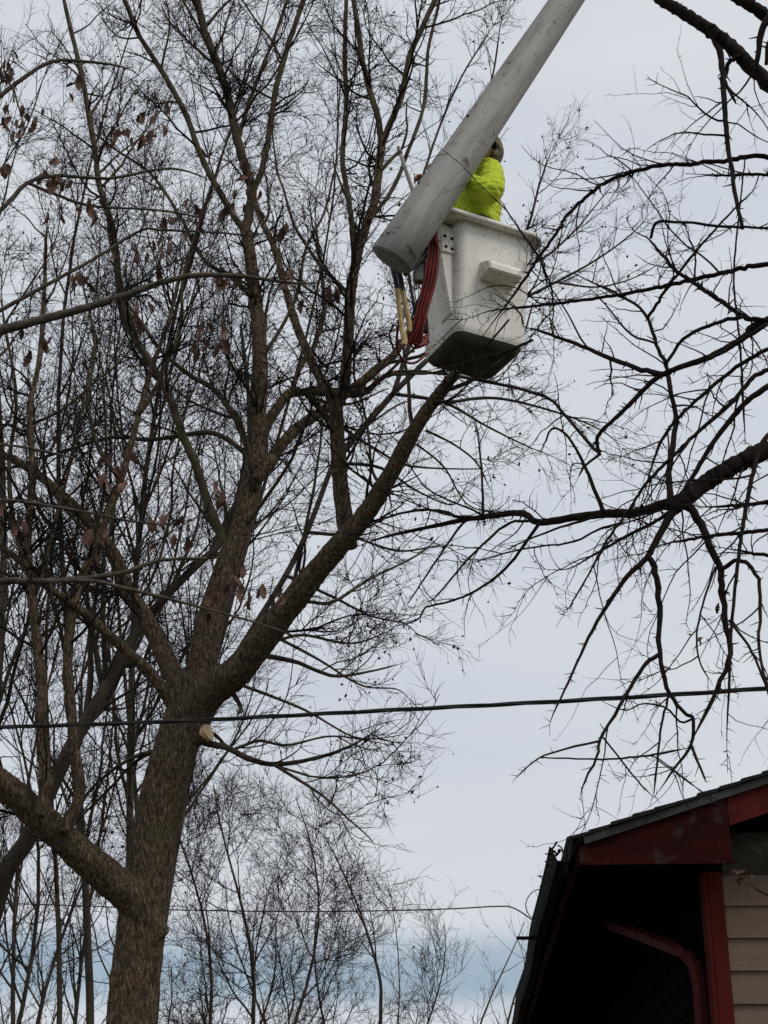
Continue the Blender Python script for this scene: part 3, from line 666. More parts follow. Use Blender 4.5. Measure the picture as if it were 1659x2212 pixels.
for (cx, cy, n) in clus:
    c = at(cx, cy, random.uniform(8.1, 8.7))
    i = np.argmin(((flat - c) ** 2).sum(1)); s = flat[i]
    d = c - s; mid = s + d * .5 + np.array([0, 0, .25 * np.linalg.norm(d) * .5])
    tw.append(wire([s, mid, c + [0, 0, .05]], .0035, 4, 8))
    for k in range(n): spots.append(c + rng.normal(size=3) * [.058, .055, .055])
put('twigs', join([tubes(a, ra, 4), tubes(b, rb, 3)] + tw), M['twig'], oak, 'stuff')
def leaf_mesh(seed, lobes):
    """curled, lobed dead leaf hanging from its stalk at the origin"""
    r_ = random.Random(seed); n = 11; V = []
    cl, tw_ = r_.uniform(.5, 1.5), r_.uniform(-1.2, 1.2)
    for i in range(n):
        s = i / (n - 1); wd = .42 * math.sin(math.pi * min(1, s * .93 + .04)) ** .8 * (1 + (-.26 * math.cos(s * 8 * math.pi) if lobes else 0))
        wd = max(wd * .5, .015)
        for u in (-1, -.5, 0, .5, 1):
            x = u * wd; yb = cl * x * x * 1.3 + .10 * math.sin(s * 4 + seed) + .02 * r_.uniform(-1, 1)
            c, sn = math.cos(tw_ * s), math.sin(tw_ * s)
            V.append((x * c - yb * sn, x * sn + yb * c, -.18 - s * .95))
    Q = [(i * 5 + j, i * 5 + j + 1, i * 5 + j + 6, i * 5 + j + 5) for i in range(n - 1) for j in range(4)]
    V = np.array(V); b0 = len(V)
    t = np.array([[-.012, 0, 0], [.012, 0, 0], [.012, 0, -.2], [-.012, 0, -.2]])
    V = np.vstack([V, t]); Q.append((b0, b0 + 1, b0 + 2, b0 + 3))
    me = mesh_np('leaf', V, [np.array(Q)]); me.materials.append(M['leaf']); return me
_n, _l = M['leaf'].node_tree.nodes, M['leaf'].node_tree.links
_b = _n['Principled BSDF']; _src = _b.inputs['Base Color'].links[0].from_socket
_oi = N(_n, 'ShaderNodeObjectInfo'); _mr = N(_n, 'ShaderNodeMapRange'); _mr.inputs['To Min'].default_value = .45; _mr.inputs['To Max'].default_value = 1.25
_l.new(_oi.outputs['Random'], _mr.inputs['Value'])
_hs = N(_n, 'ShaderNodeHueSaturation'); _hs.inputs['Saturation'].default_value = .92; _l.new(_mr.outputs[0], _hs.inputs['Value']); _l.new(_src, _hs.inputs['Color']); _l.new(_hs.outputs[0], _b.inputs['Base Color'])
LM = [leaf_mesh(i, True) for i in range(7)]
def leaf_at(p, s, root, droop=.45):
    o = bpy.data.objects.new('leaf', random.choice(LM)); COL.objects.link(o); o.parent = root
    o.location = Vector(p) - root.location
    o.rotation_euler = (random.gauss(0, droop), random.gauss(0, droop), random.uniform(0, 6.3)); o.scale = (s, s, s)
    return o
for p in spots[:290]: leaf_at(p, random.uniform(.08, .125), oak, .3)

# ------------------------------------------------------------------ thorny tree in front, on the right
rng = np.random.default_rng(91); random.seed(91)
hb = at(2380, 2212, 5.6); hb[2] = 0
th = empty('thorny_tree', hb, 'dark thorny tree with spurred branches hanging in from the right edge', 'tree')
tc_ = hb + np.array([.35, .1, 7.6]) * np.linspace(0, 1, 40)[:, None]; tc_[:, 0] += .07 * np.sin(np.linspace(0, 9, 40)); tc_[:, 1] += .05 * np.sin(np.linspace(1, 8, 40)); tc_[0, 2] -= .05
limb(tc_, np.linspace(.15, .012, 40), th, M['thorn'], 12, 'trunk')
hl = []
def H_(pts, w0, w1, Y0, Y1, **k):
    P, r = rough(*trace(pts, w0 * 1.12, w1 * 1.15, Y0, Y1, **k), a=.35 if w0 > 20 else .85, f=7)
    if pts[0][0] == 2370: P = attach(P, tc_, 1720)
    hl.append((P, r))
H_([(2370, 760), (2050, 860), (1800, 930), (1659, 972), (1580, 1010), (1530, 1040), (1480, 1078), (1455, 1098)], 62, 30, 5.6, 5.7)
H_([(1500, 1065), (1380, 1106), (1305, 1110), (1230, 1119), (1165, 1129), (1138, 1113), (1110, 1108), (1045, 1117), (1005, 1122), (930, 1138), (830, 1160), (760, 1185)], 22, 4, 5.7, 6.6)
H_([(1045, 1117), (1040, 1015), (1032, 940), (1020, 900)], 6, 2.5, 6.1, 6.2)
H_([(1005, 1122), (955, 1105), (905, 1102), (830, 1120), (760, 1160)], 7, 3, 6.2, 6.6)
H_([(1303, 1108), (1283, 1055), (1262, 1005), (1228, 945), (1195, 925), (1175, 960), (1165, 985)], 9, 3, 5.9, 6.1)
H_([(2370, 560), (1950, 600), (1659, 690), (1605, 730), (1530, 772), (1425, 812), (1355, 880), (1293, 940), (1295, 982)], 26, 7, 5.5, 5.9)
H_([(1295, 982), (1270, 955), (1215, 890), (1175, 855), (1060, 825), (990, 812)], 7, 4, 5.9, 6.6)
H_([(1295, 982), (1262, 1008), (1250, 1030)], 6, 4, 5.9, 5.9)
H_([(1425, 808), (1369, 794), (1279, 758), (1207, 729), (1127, 704)], 11, 5, 5.75, 6.2)
H_([(1445, 1095), (1447, 1040), (1450, 980), (1460, 905), (1445, 820), (1436, 785), (1418, 742), (1397, 684), (1350, 644), (1285, 612), (1242, 590)], 14, 3, 5.72, 6.2)
H_([(1397, 690), (1420, 655), (1443, 619), (1512, 533), (1584, 454), (1640, 400)], 7, 3, 5.95, 5.6)
H_([(1418, 742), (1360, 720), (1310, 660), (1270, 620)], 5, 2.5, 5.9, 6.3)
H_([(2370, 600), (1900, 700), (1659, 755), (1500, 870), (1430, 950), (1390, 1070), (1385, 1105)], 14, 5, 5.4, 5.75)
H_([(2370, 640), (1900, 730), (1659, 835), (1560, 930), (1490, 1040), (1440, 1110), (1350, 1160), (1280, 1200), (1220, 1230), (1130, 1225)], 22, 3, 5.4, 5.8)
H_([(2370, 680), (1900, 760), (1659, 800), (1580, 870), (1480, 960), (1400, 1040), (1360, 1100), (1310, 1170), (1250, 1280), (1200, 1355)], 16, 3, 5.3, 5.7)
H_([(1460, 1092), (1430, 1145), (1410, 1182), (1396, 1206), (1355, 1245), (1320, 1295), (1280, 1360), (1245, 1435), (1220, 1490), (1190, 1555), (1188, 1590)], 24, 3, 5.7, 5.5, pw=.35)
H_([(1398, 1200), (1413, 1230), (1424, 1305), (1425, 1415), (1445, 1495), (1480, 1540), (1497, 1552), (1492, 1610), (1450, 1670), (1412, 1725)], 13, 4, 5.6, 5.5)
H_([(1425, 1412), (1400, 1430), (1370, 1470), (1330, 1540), (1295, 1600), (1290, 1632), (1260, 1695), (1252, 1728)], 9, 4, 5.58, 5.4)
H_([(1295, 1602), (1180, 1630), (1130, 1665), (1107, 1690)], 5, 2.5, 5.5, 5.3)
H_([(1300, 1590), (1340, 1640), (1380, 1690), (1412, 1722)], 4, 3, 5.5, 5.6)
H_([(1170, 1636), (1300, 1640), (1400, 1632), (1490, 1615)], 3, 5, 5.3, 5.5)
H_([(1445, 1500), (1430, 1560), (1420, 1640), (1412, 1720)], 5, 4, 5.55, 5.5)
H_([(1497, 1552), (1470, 1560), (1440, 1530), (1390, 1520), (1350, 1535), (1300, 1515)], 5, 2, 5.55, 5.5)
H_([(2370, 700), (1800, 830), (1660, 940), (1630, 1010), (1610, 1105), (1595, 1205), (1580, 1355), (1575, 1480), (1570, 1590), (1572, 1670)], 30, 4, 5.5, 5.2, pw=.4)
H_([(1480, 1085), (1500, 1110), (1530, 1170), (1555, 1230), (1560, 1280), (1570, 1355), (1578, 1415), (1545, 1495), (1500, 1590), (1494, 1612)], 17, 6, 5.7, 5.5)
H_([(1492, 1612), (1510, 1650), (1525, 1690)], 6, 4, 5.5, 5.4)
H_([(1555, 1232), (1600, 1210), (1640, 1260), (1640, 1400), (1659, 1480), (1700, 1560)], 9, 4, 5.6, 5.2)
H_([(1575, 1340), (1620, 1400), (1650, 1470), (1680, 1560)], 6, 4, 5.5, 5.3)
H_([(1545, 1225), (1520, 1300), (1505, 1370), (1512, 1430), (1540, 1480)], 5, 3, 5.6, 5.4)
H_([(2370, 480), (1900, 320), (1659, 173), (1584, 104), (1538, 68), (1484, 32), (1430, 0), (1340, -60), (1220, -120)], 50, 16, 5.2, 5.4)
H_([(1540, 72), (1557, 126), (1563, 180), (1567, 252), (1574, 324), (1585, 396), (1603, 494)], 13, 7, 5.35, 5.2)
H_([(1600, 120), (1575, 135), (1563, 175)], 10, 8, 5.3, 5.35)
H_([(1563, 170), (1590, 225)], 7, 5, 5.33, 5.3)
H_([(2370, 380), (1900, 180), (1720, 60), (1602, 0), (1520, -60)], 40, 22, 5.0, 5.1)
H_([(1665, 20), (1648, 60), (1638, 110), (1632, 150)], 16, 8, 5.05, 5.1)
H_([(1690, 30), (1662, 90), (1655, 140)], 14, 7, 5.05, 5.1)
H_([(2370, 420), (1950, 330), (1659, 336), (1574, 347), (1495, 354), (1430, 356), (1368, 372), (1315, 390), (1272, 422), (1228, 462), (1199, 509), (1166, 552), (1134, 602), (1098, 653), (1044, 723), (1012, 772)], 15, 4, 5.3, 6.0)
H_([(2370, 470), (1950, 380), (1659, 377), (1560, 378), (1480, 375)], 12, 5, 5.2, 5.4)
H_([(2370, 640), (1950, 540), (1659, 570), (1566, 588), (1488, 606), (1386, 628), (1278, 646), (1163, 660), (1062, 671), (1010, 688), (968, 690)], 16, 4, 5.4, 6.2)
H_([(2370, 720), (1950, 690), (1659, 693), (1604, 682), (1568, 657), (1513, 621), (1452, 577), (1405, 520), (1369, 498), (1352, 470)], 18, 6, 5.4, 5.9)
H_([(1405, 515), (1422, 480), (1500, 482), (1580, 490), (1645, 492), (1720, 500)], 6, 5, 5.85, 5.3)
H_([(1436, 790), (1480, 730), (1540, 700), (1604, 684)], 6, 8, 5.8, 5.5)
H_([(1659, 700), (1600, 735), (1550, 770)], 9, 5, 5.5, 5.6)
H_([(1166, 556), (1125, 500), (1095, 455), (1080, 430)], 5, 2.5, 5.9, 6.0)
H_([(1165, 555), (1190, 620), (1195, 680), (1185, 720)], 5, 2.5, 5.85, 5.95)
H_([(1130, 700), (1125, 680), (1100, 655), (1060, 630)], 4, 2, 6.1, 6.2)
H_([(1100, 690), (1040, 760), (1010, 790)], 4, 3, 6.0, 6.2)
H_([(1150, 735), (1080, 765), (1000, 785), (925, 800)], 6, 3, 5.9, 6.3)
H_([(2370, 880), (1900, 800), (1610, 340), (1600, 430), (1585, 600), (1600, 760), (1610, 960)][2:], 3, 5, 5.6, 5.6)
H_([(2370, 1100), (1900, 1120), (1659, 1145), (1560, 1155), (1490, 1165), (1420, 1180), (1380, 1200)], 18, 5, 5.3, 5.6)
H_([(2370, 1000), (1900, 1060), (1659, 1085), (1540, 1095), (1480, 1090)], 16, 6, 5.2, 5.6)
H_([(2370, 1250), (1900, 1230), (1659, 1200), (1600, 1190), (1540, 1180)], 14, 6, 5.2, 5.4)
H_([(1340, 1130), (1290, 1145), (1240, 1170), (1170, 1180), (1110, 1190), (1040, 1210), (1000, 1220)], 5, 2.5, 5.8, 6.1)
H_([(1165, 1130), (1130, 1180), (1090, 1230), (1030, 1275), (970, 1300), (920, 1312), (900, 1340), (840, 1355)], 7, 3, 6.0, 6.3)
H_([(1150, 1125), (1100, 1130), (1050, 1170), (1000, 1220), (950, 1280), (918, 1312)], 6, 3, 6.0, 6.3)
H_([(1005, 1122), (970, 1170), (930, 1230), (890, 1290), (870, 1320)], 5, 2.5, 6.2, 6.5)
H_([(1305, 1112), (1240, 1130), (1180, 1150), (1120, 1175), (1080, 1195)], 6, 2.5, 5.9, 6.2)
H_([(1320, 1165), (1295, 1200), (1260, 1260), (1230, 1310)], 4, 2.5, 5.75, 5.7)
A = [resample(P, r, 26) for P, r in hl]; aP, aR = np.stack([x[0] for x in A]), np.stack([x[1] for x in A])
X0, Y0_ = spawn(aP, aR, 1.9, (.3, .95), (30, 70), (.35, 1.1), 12, .5, -.02, .13, rmax=.0052, rmin=.0028)
for i in range(len(X0)): hl.append((X0[i], Y0_[i]))
for P, r in hl: limb(P, r, th, M['thorn'], 7)
A = [resample(P, r, 26) for P, r in hl]; aP, aR = np.stack([x[0] for x in A]), np.stack([x[1] for x in A])
vis = aR[:, -1] < .012
a, ra = spawn(aP[vis], aR[vis], 6.2, (.3, 1), (30, 75), (.08, .62), 8, .5, .0, .17, rmin=.0016, rmax=.0038)
b, rb = spawn(a, ra, 9, (.2, 1), (35, 75), (.03, .18), 4, .7, .0, .2, rmin=.0012)
c, rc = spawn(aP, aR, 24, (.25, 1), (45, 90), (.014, .05), 2, .45, .0, .1, rmin=.0016, rmax=.005, taper=.35, lt=0)
d, rd = spawn(a, ra, 22, (.1, 1), (45, 90), (.006, .016), 2, .7, .0, .1, rmin=.0010, taper=.3, lt=0)
put('twigs', join([tubes(a, ra, 5), tubes(b, rb, 4)]), M['thorn'], th, 'stuff')
put('spurs', join([tubes(c, rc, 5), tubes(d, rd, 4)]), M['thorn'], th, 'stuff')
for (x, y, s) in ((1500, 1368, .04), (1508, 1374, .035), (1520, 1376, .034), (1553, 1298, .045), (1560, 1325, .035)):
    leaf_at(at(x, y, 5.5), s, th, .6)
tl = [rough(*trace([(1760, 1960), (1690, 1945), (1640, 1925), (1615, 1905)], 5, 3, 5.4, 5.4))]
for P, r in tl: limb(P, r, th, M['thorn'], 7)
vs = [trace([(2370, 1500), (1950, 1850), (1760, 1960)], 12, 5, 5.5, 5.4)]
vs = [(attach(vs[0][0], tc_, 1760), vs[0][1])]
for P, r in vs: limb(P, r, th, M['thorn'], 7)
for k in range(9): leaf_at(at(1603 + random.uniform(-18, 16), 1885 + random.uniform(-14, 16), 5.4), random.uniform(.028, .045), th, 1.0)

# ------------------------------------------------------------------ overhead wires
def span(pts, r, lay, name, label, m=160):
    P = catmull(np.array(pts), m)
    T = nrm(np.gradient(P, axis=0)); U = nrm(np.cross(T, UP)); W = np.cross(T, U)
    root = empty(name, P[0], label, 'cable')
    if lay == 1:
        put('strand', tubes(P[None], np.full((1, m), r), 7, True), M['wire'], root); return root
    s = np.concatenate([[0], np.cumsum(np.linalg.norm(np.diff(P, axis=0), axis=1))])
    for k in range(lay):
        a = s * 5.0 + k * 2 * math.pi / lay
        C = P + (np.cos(a)[:, None] * U + np.sin(a)[:, None] * W) * r * 1.05
        put('strand', tubes(C[None], np.full((1, m), r), 7, True), M['wire'], root)
    return root
span([at(-700, 1590, 10.4), at(-250, 1580, 9.9), at(0, 1571, 9.65), at(375, 1558, 9.35), at(863, 1533, 8.9), at(1260, 1512, 8.5), at(1659, 1487, 8.1), at(2100, 1455, 7.7), at(2700, 1400, 7.2)], .007, 3, 'power_cable', 'black twisted power cable crossing in front of the big trunk', 320)
att = hw(gx - .12, 2.2, 3.60)
span([at(-500, 1935, 16), at(0, 1951, 15.5), at(160, 1956, 15.2), at(400, 1966, 14.8), at(700, 1969, 14.3), at(950, 1964, 13.6), at(1070, 1958, 12.9), at(1110, 1962, 12.6), att], .0058, 1, 'service_wire', 'thin service wire running behind the trunk to the eave of the house')

# ------------------------------------------------------------------ bucket lift
BC = np.array([.628, 9.02, 6.725])
lift = empty('bucket_lift', BC, 'white bucket lift with thick grey boom hanging over the tree', 'bucket lift')
YAW, ROLL = R(24), R(3.0)
bw, bh = .295, .90                # half width, height
ex = np.array([math.cos(YAW), math.sin(YAW), 0])          # along the right face
ey = np.array([-math.sin(YAW), math.cos(YAW), 0])         # away from the viewer
rollm = np.array(Matrix.Rotation(ROLL, 3, 'Y'))
def bl(V):
    """bucket-local to world"""
    V = np.asarray(V, float)
    Wd = V[..., :1] * ex + V[..., 1:2] * ey + V[..., 2:] * UP
    return BC + (Wd - [0, 0, .5]) @ rollm.T + [0, 0, .5]
def rrect(hx, hy, rad, n=7):
    P = []
    for (sx, sy, a0) in ((1, 1, 0), (-1, 1, 90), (-1, -1, 180), (1, -1, 270)):
        for a in np.linspace(a0, a0 + 90, n):
            P.append((sx * (hx - rad) + rad * math.cos(R(a)), sy * (hy - rad) + rad * math.sin(R(a))))
    return P
def loft(rings, close0=True, close1=True):
    n = len(rings[0]); V = np.array([p for r_ in rings for p in r_], float)
    Q = [np.array([[i * n + j, i * n + (j + 1) % n, (i + 1) * n + (j + 1) % n, (i + 1) * n + j] for i in range(len(rings) - 1) for j in range(n)])]
    if close0: Q.append(np.array([list(range(n))[::-1]]))
    if close1: Q.append(np.array([[(len(rings) - 1) * n + j for j in range(n)]]))
    return V, Q
def put2(name, VQ, m, par=lift, smooth=True, bevel=0, kind=None):
    V, Q = VQ
    return solid(name, (V - BC, Q), m, par, smooth, bevel, None, kind)
def half(z): return bw - .032 * (1 - z / bh)
rings = []
def edge(a):
    return .0975 - .0975 * math.sin(a), half(.095) - .085 * (1 - math.cos(a))
for a in np.radians((32, 22, 12, 5)):
    z, h = edge(a); rings.append([(p, q, z) for p, q in rrect(h, h, .075)])
for z in (.12, .3, .6, .8, bh): h = half(z); rings.append([(a, b, z) for a, b in rrect(h, h, .075)])
for z in (bh, .6, .10): h = half(z) - .014; rings.append([(a, b, z) for a, b in rrect(h, h, .062)])
V, Q = loft(rings, False, True)
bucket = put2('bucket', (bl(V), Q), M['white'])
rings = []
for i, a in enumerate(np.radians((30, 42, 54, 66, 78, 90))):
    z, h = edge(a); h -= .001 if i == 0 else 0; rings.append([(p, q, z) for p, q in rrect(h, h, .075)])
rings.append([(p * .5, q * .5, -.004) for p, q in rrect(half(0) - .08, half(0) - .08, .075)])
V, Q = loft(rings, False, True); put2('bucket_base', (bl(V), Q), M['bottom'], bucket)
def lipx(P): return [(a - .085 * min(1, max(0, (.12 - a) / .3)), b) for a, b in P]
o1, i1 = lipx(rrect(bw + .058, bw + .058, .095)), rrect(bw - .018, bw - .018, .06)
rings = [[(a, b, bh - .020) for a, b in rrect(bw - .006, bw - .006, .07)], [(a, b, bh - .032) for a, b in o1], [(a, b, bh + .003) for a, b in o1], [(a, b, bh + .010) for a, b in lipx(rrect(bw + .048, bw + .048, .088))], [(a, b, bh + .010) for a, b in i1], [(a, b, bh - .02) for a, b in i1]]
V, Q = loft(rings, False, False)
put2('rim', (bl(V), Q), M['white'], bucket)
# mounting rib on the left face: wedge with bolt holes
x_ = -half(.6)
wd = [(x_ + .02, .84), (x_ - .125, .868), (x_ - .125, .76), (x_ + .005, .18), (x_ + .03, .18)]
V, Q = prism([(p, q) for p, q in wd], 1, -.21, -.05)
put2('mounting_rib', (bl(V), Q), M['white'], bucket, False, .006)
V, Q = prism([(x_ + .012, .79), (x_ - .10, .80), (x_ - .085, .63), (x_ + .012, .64)], 1, -.222, -.205)
put2('bolt_plate', (bl(V), Q), M['white'], bucket, False, .004)
for (u, z) in ((-.07, .755), (-.018, .75), (-.058, .675), (-.012, .67)):
    c = np.array([x_ + u, -.222, z])
    ring = [[(c[0] + .0125 * math.cos(a), c[1] - dz, c[2] + .0125 * math.sin(a)) for a in np.linspace(0, 2 * math.pi, 12, endpoint=False)] for dz in (-.004, .003)]
    V, Q = loft(ring); put2('bolt_hole_disc', (bl(V), Q), M['hole'], bucket, False)  # flat black discs paint the dark inside of the open holes
# foot step on the right face
fy = -half(.55)
stp = [(fy + .02, .60), (fy - .015, .585), (fy - .135, .53), (fy - .15, .50), (fy - .15, .455), (fy + .02, .445)]
V, Q = prism([(p, q) for p, q in stp], 0, -.115, .135)
put2('foot_step', (bl(V), Q), M['white'], bucket, False, .008)
# boom
tip, far = at(846, 560, 8.05), at(1225, 0, 9.55)
bd = nrm(far - tip)
K = 40; s = np.concatenate([[0], np.linspace(.45, 9.5, K - 1)])
C = tip + bd * s[:, None]
a1 = nrm(np.cross(bd, UP)); b1 = np.cross(a1, bd)
cut = nrm(np.array([-.1, -.25, -1.0]))
vw = nrm(tip - CAM); en = nrm(-(bd - .80 * (bd @ vw) * vw))
rings = []
nS = 40
for i, si in enumerate(s):
    ring = []
    for a in np.linspace(0, 2 * math.pi, nS, endpoint=False):
        off = (math.cos(a) * a1 + math.sin(a) * b1) * (.141 - .0045 * min(si, 5)) * (1 + .004 * math.sin(7 * a + si * 3))
        p = tip + bd * si + off
        if i == 0:
            p = tip + off - bd * (en @ off) / (en @ bd)      # slanted end
        ring.append(p)
    rings.append(ring)
c0 = np.mean(rings[0], axis=0)
dome = [[p + en * d0 + (c0 - p) * f0 for p in rings[0]] for f0, d0 in ((.9, .014), (.6, .014), (.3, .012), (.10, .010), (.03, .005))]
V, Q = loft(dome + rings, True, True)
Bm = np.stack([a1, b1, bd], 1)
boom = solid('boom', ((V - tip) @ Bm, Q), M['boom'], lift, True)
boom.matrix_local = Matrix.Translation(Vector(tip - BC)) @ Matrix(Bm.tolist()).to_4x4()
for (bx_, by_) in ((862, 442), (838, 505), (905, 395), (1010, 250)):
    p = at(bx_, by_, 8.0); d0 = nrm(p - CAM); w0_ = CAM - tip
    dp, wp = d0 - (d0 @ bd) * bd, w0_ - (w0_ @ bd) * bd
    rb_ = .139; A2, B2, C2 = dp @ dp, 2 * dp @ wp, wp @ wp - rb_ ** 2
    t0 = (-B2 - math.sqrt(max(0, B2 * B2 - 4 * A2 * C2))) / (2 * A2); p = CAM + d0 * t0
    nb_ = nrm(p - tip - ((p - tip) @ bd) * bd)
    put2('boom_bolt', tubes(np.array([p - nb_ * .01, p + nb_ * .008])[None], np.array([[.011, .010]]), 8, True), M['black'], lift, False)
def lift_tube(name, pts, Y, wpx, m, S=8, par=lift, n=30):
    Ys = np.linspace(Y[0], Y[1], len(pts)) if isinstance(Y, tuple) else [Y] * len(pts)
    P = np.array([at(x, y, q) for (x, y), q in zip(pts, Ys)])
    return put2(name, wire(P, .5 * wpx * px(pts[0][0], pts[0][1], Ys[0]), S, n), m, par)
# hydraulic hoses between boom tip and bucket
for i in range(11):
    j = i * 2.5 - 13; q = 8.62 + (i % 3) * .035
    lift_tube('hose', [(928 + i * 1.5, 455), (936 + j * .6, 490 + i * 3), (938 + j * .8, 540), (930 + j, 600), (915 + j * .9, 660), (905 + j * .8, 700 + (i * 7) % 13), (893 + j * 1.3, 722 + (i * 5) % 17), (885 + (i * 11) % 19, 742 - (i * 3) % 9), (897 + (i * 7) % 17, 752 - (i * 5) % 13), (924, 742 - (i * 4) % 22)], (q - .25, q + .06), 5.6, M['hose'] if i % 3 != 1 else M['darkhose'])
lift_tube('hose', [(862, 690), (857, 735), (862, 765), (880, 783), (900, 782), (922, 764)], (8.35, 8.75), 6, M['darkhose'])
lift_tube('hose', [(893, 720), (892, 735), (902, 747), (918, 744), (926, 738)], (8.6, 8.75), 5.5, M['darkhose'])
lift_tube('hose', [(902, 712), (908, 730), (918, 742)], (8.62, 8.75), 3.2, M['darkhose'])
lift_tube('hose', [(885, 700), (880, 715), (893, 690), (905, 675), (910, 650)], (8.5, 8.6), 4, M['darkhose'])
# levelling rods hanging from the boom tip
lift_tube('levelling_rod', [(858, 625), (862, 660), (867, 700), (872, 735)], 8.35, 11, M['yellow'])
lift_tube('levelling_rod', [(869, 625), (876, 660), (883, 695), (884, 718)], 8.42, 12, M['yellow'])
lift_tube('rod_fitting', [(846, 572), (853, 600), (859, 630)], 8.35, 10, M['black'])
lift_tube('rod_fitting', [(858, 575), (865, 602), (870, 630)], 8.42, 12, M['black'])
lift_tube('rod_fitting', [(872, 722), (874, 738), (872, 745)], 8.35, 13, M['yellow'])
lift_tube('link_arm', [(875, 592), (900, 570), (925, 548), (945, 520)], (8.3, 8.6), 11, M['black'])
lift_tube('link_arm', [(910, 545), (918, 600), (916, 660), (920, 720)], (8.55, 8.72), 13, M['black'])
lift_tube('link_arm', [(888, 690), (898, 660), (910, 635)], 8.55, 5, M['black'])
V, Q = box(-.07, .05, -.05, .05, -.10, .12)
put2('pivot_bracket', (V + at(930, 520, 8.58), Q), M['black'], lift, False, .01)
c = at(906, 592, 8.5)
V, Q = box(-.035, .035, -.03, .03, -.065, .065)
put2('control_box', (V + c, Q), M['steel'], lift, False, .006)
lift_tube('box_conduit', [(897, 580), (893, 600), (896, 625)], 8.48, 4, M['steel'])
lift_tube('guard_loop', [(915, 500), (905, 482), (921, 478), (928, 500)], 8.5, 3.5, M['black'])

# ------------------------------------------------------------------ worker in the bucket
PF = bl([.01, .01, .10])
pers = empty('person', PF, 'person in hi-vis yellow-green hooded top standing in the bucket', 'person')
def pb(x, y, z): return PF + np.array([x, y, z])       # faces -x (towards the tree); +y is away
def tube_r(pts, rad, S=12, m=24):
    p = catmull(np.array(pts), m); r = np.interp(np.linspace(0, 1, m), np.linspace(0, 1, len(rad)), rad)
    return tubes(p[None], r[None], S, True)
def ball(c, rx, ry, rz, n=12):
    V, Q = [], []
    rs = []
    for i in range(1, n):
        a = math.pi * i / n
        rs.append([(c[0] + rx * math.sin(a) * math.cos(b), c[1] + ry * math.sin(a) * math.sin(b), c[2] + rz * math.cos(a)) for b in np.linspace(0, 2 * math.pi, 2 * n, endpoint=False)])
    return loft(rs)
def pat(x, y, Y): return at(x - 9, y, Y)
hd = pat(1061, 328, 8.98) + np.array([-.02, 0, .0])          # head centre
nb = pat(1056, 362, 9.02)                                    # base of the neck
zs_ = nb[2] - PF[2]
sh_n, sh_f = pat(1064, 374, 8.84), pat(1030, 372, 9.2)
el_n, wr_n = pat(1062, 412, 8.60), pat(975, 372, 8.72)
el_f, wr_f = pat(985, 395, 9.25), pat(945, 400, 9.0)
ch = pat(1035, 405, 9.02) - PF; wa = pat(1035, 455, 9.02) - PF
def hr_(x, y, z):
    c, q = math.cos(R(55)), math.sin(R(55)); return hd + np.array([x * c - y * q, x * q + y * c, z])
parts = [
    tube_r([pb(.05, -.09, .92), pb(.03, -.10, .52), pb(.05, -.10, .09)], [.085, .06, .042]),
    tube_r([pb(.05, .09, .92), pb(.0, .10, .52), pb(.03, .11, .09)], [.085, .06, .042]),
    tube_r([pb(.05, -.10, .06), pb(-.08, -.11, .04), pb(-.18, -.12, .035)], [.045, .045, .03]),
    tube_r([pb(.03, .11, .06), pb(-.10, .12, .04), pb(-.20, .13, .035)], [.045, .045, .03]),
    ball(pb(.05, 0, .95), .12, .17, .14), ball(PF + wa, .11, .15, .2), ball(PF + ch, .12, .17, .16),
    tube_r([PF + ch, nb, hd + [0.01, 0, -.06]], [.075, .058, .055]),
    ball(hd, .098, .078, .118), ball(hr_(-.045, 0, -.045), .055, .052, .06), ball(hr_(-.105, 0, -.01), .022, .013, .022),
    ball(hr_(-.092, 0, .028), .02, .06, .012), ball(hr_(-.09, 0, -.058), .018, .026, .008), ball(hr_(.015, -.08, -.005), .02, .012, .03), ball(hr_(.015, .08, -.005), .02, .012, .03),
    tube_r([PF + ch + [0, -.06, .05], sh_n, el_n, wr_n], [.06, .055, .045, .03]),
    tube_r([PF + ch + [0, .06, .05], sh_f, el_f, wr_f], [.06, .055, .045, .03])]
for wrp, dr in ((wr_n, np.array([-.85, .1, .5])), (wr_f, np.array([-.85, -.2, .5]))):
    dr = nrm(dr); sd = nrm(np.cross(dr, UP)); nm = np.cross(sd, dr)
    parts.append(tube_r([wrp, wrp + dr * .05, wrp + dr * .085], [.028, .04, .036]))
    for k in range(4):
        b0 = wrp + dr * .085 + sd * (k - 1.5) * .021; ln = (.062, .072, .068, .052)[k]
        parts.append(tube_r([b0, b0 + dr * ln * .5 - nm * .008, b0 + dr * ln * .75 - nm * .032, b0 + dr * ln * .55 - nm * .058], [.0095, .009, .0085, .007], 8, 12))
    b0 = wrp + dr * .035 + sd * -.036
    parts.append(tube_r([b0, b0 + sd * -.025 + dr * .02 - nm * .012, b0 + sd * -.022 + dr * .045 - nm * .04], [.012, .0105, .008], 8, 12))
bm_ = remesh(join(parts), .0085, 3, 'body')
bm_.transform(Matrix.Translation(-Vector(PF))); body = link('body', bm_, M['skin'], pers)
def folds(me, amp, fr, seed):
    n = len(me.vertices); co = np.empty(n * 3, np.float32); no = np.empty(n * 3, np.float32)
    me.vertices.foreach_get('co', co); me.vertices.foreach_get('normal', no); co = co.reshape(-1, 3); no = no.reshape(-1, 3)
    h = [.5 * mnoise.noise((x * fr + seed, y * fr, zz * fr * 1.7)) + 1.1 * (.6 - 2 * abs(mnoise.noise((x * fr * .8, y * fr * .8 + seed, zz * fr * 2.6)))) for x, y, zz in co.tolist()]
    me.vertices.foreach_set('co', (co + no * amp * np.array(h, np.float32)[:, None]).ravel()); me.update()
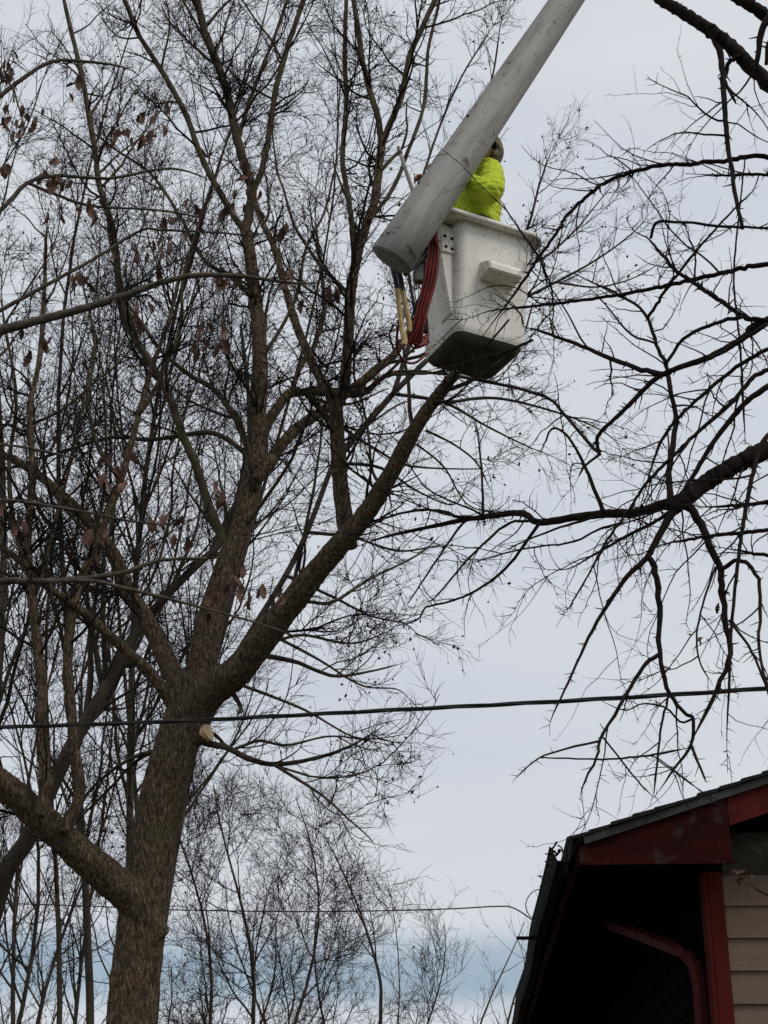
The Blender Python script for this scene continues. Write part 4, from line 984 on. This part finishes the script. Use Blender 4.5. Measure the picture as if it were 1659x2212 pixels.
top = [ball(pb(.03, 0, 1.0), .175, .205, .16), ball(PF + wa, .185, .19, .2), ball(PF + ch, .175, .17, .18),
       tube_r([PF + ch + [0, 0, .04], nb], [.15, .085]),
       tube_r([PF + ch + [.02, -.08, .07], sh_n, el_n + [.0, 0, -.01], wr_n + [.03, 0, 0]], [.095, .10, .085, .052]),
       tube_r([PF + ch + [.02, .08, .07], sh_f, el_f, wr_f + [.03, 0, 0]], [.10, .10, .085, .052])]
hm = remesh(join(top), .009, 5, 'hooded_top'); folds(hm, .008, 6, 3); folds(hm, .007, 15, 11)
hm.transform(Matrix.Translation(-Vector(PF))); link('hooded_top', hm, M['hivis'], pers)
lg = [tube_r([pb(.05, -.09, .95), pb(.03, -.10, .52), pb(.05, -.10, .07)], [.11, .085, .075]), tube_r([pb(.05, .09, .95), pb(.0, .10, .52), pb(.03, .11, .07)], [.11, .085, .075]), ball(pb(.05, 0, .93), .14, .19, .12)]
lm = remesh(join(lg), .013, 4, 'trousers'); folds(lm, .008, 9, 5)
lm.transform(Matrix.Translation(-Vector(PF))); link('trousers', lm, M['denim'], pers)
for q in (-.11, .12):
    bt = remesh(join([tube_r([pb(.06, q, .05), pb(-.06, q, .05), pb(-.20, q, .04)], [.055, .055, .04]), tube_r([pb(.045, q, .05), pb(.045, q, .2)], [.06, .062])]), .012, 2, 'boot')
    bt.transform(Matrix.Translation(-Vector(PF))); link('boot', bt, M['black'], pers)
# camouflage hood open to the front, dark hair under it
def shell(c, rx, ry, rz, open_dir, lim, th):
    V, Q = ball(c, rx, ry, rz, 16); me = mesh_np('hood', V, Q)
    bm = bmesh.new(); bm.from_mesh(me); od = Vector(open_dir).normalized(); cc = Vector(c)
    bmesh.ops.delete(bm, geom=[v for v in bm.verts if (v.co - cc).normalized().dot(od) > lim], context='VERTS')
    bmesh.ops.recalc_face_normals(bm, faces=bm.faces)
    bmesh.ops.solidify(bm, geom=list(bm.faces), thickness=th)
    bm.to_mesh(me); bm.free(); return me
hh = shell(hd + [.012, .012, .012], .128, .120, .15, (-.58, -.80, -.12), .50, .01); folds(hh, .005, 12, 8)
hh.transform(Matrix.Translation(-Vector(PF))); link('hood', hh, M['camo'], pers)
hr = shell(hd + [.008, 0, .012], .106, .086, .122, (-.64, -.74, -.3), .45, .006); hr.transform(Matrix.Translation(-Vector(PF))); link('hair', hr, M['hair'], pers)

# pole standing in the bucket
p0, p1 = at(861, 320, 8.75), bl([-.16, -.10, .12])
pole = empty('pole_pruner', p1, 'grey pole sticking up past the boom beside the worker', 'pole')
put('shaft', tubes(np.linspace(p1, p0, 12)[None], np.full((1, 12), .0135), 10, True), M['pole'], pole)
dd = nrm(p0 - p1)
put('end_cap', tubes(np.array([p0 - dd * .05, p0 - dd * .02, p0 + dd * .012])[None], np.array([[.0165, .0165, .012]]), 10, True), M['steel'], pole)
put('grip', tubes(np.linspace(p1 + dd * .1, p1 + dd * .5, 8)[None], np.full((1, 8), .018), 10, True), M['black'], pole)

print('COUNTS', NT, 'tris', sum(len(o.data.loops) - 2 * len(o.data.polygons) for o in bpy.data.objects if o.type == 'MESH'))
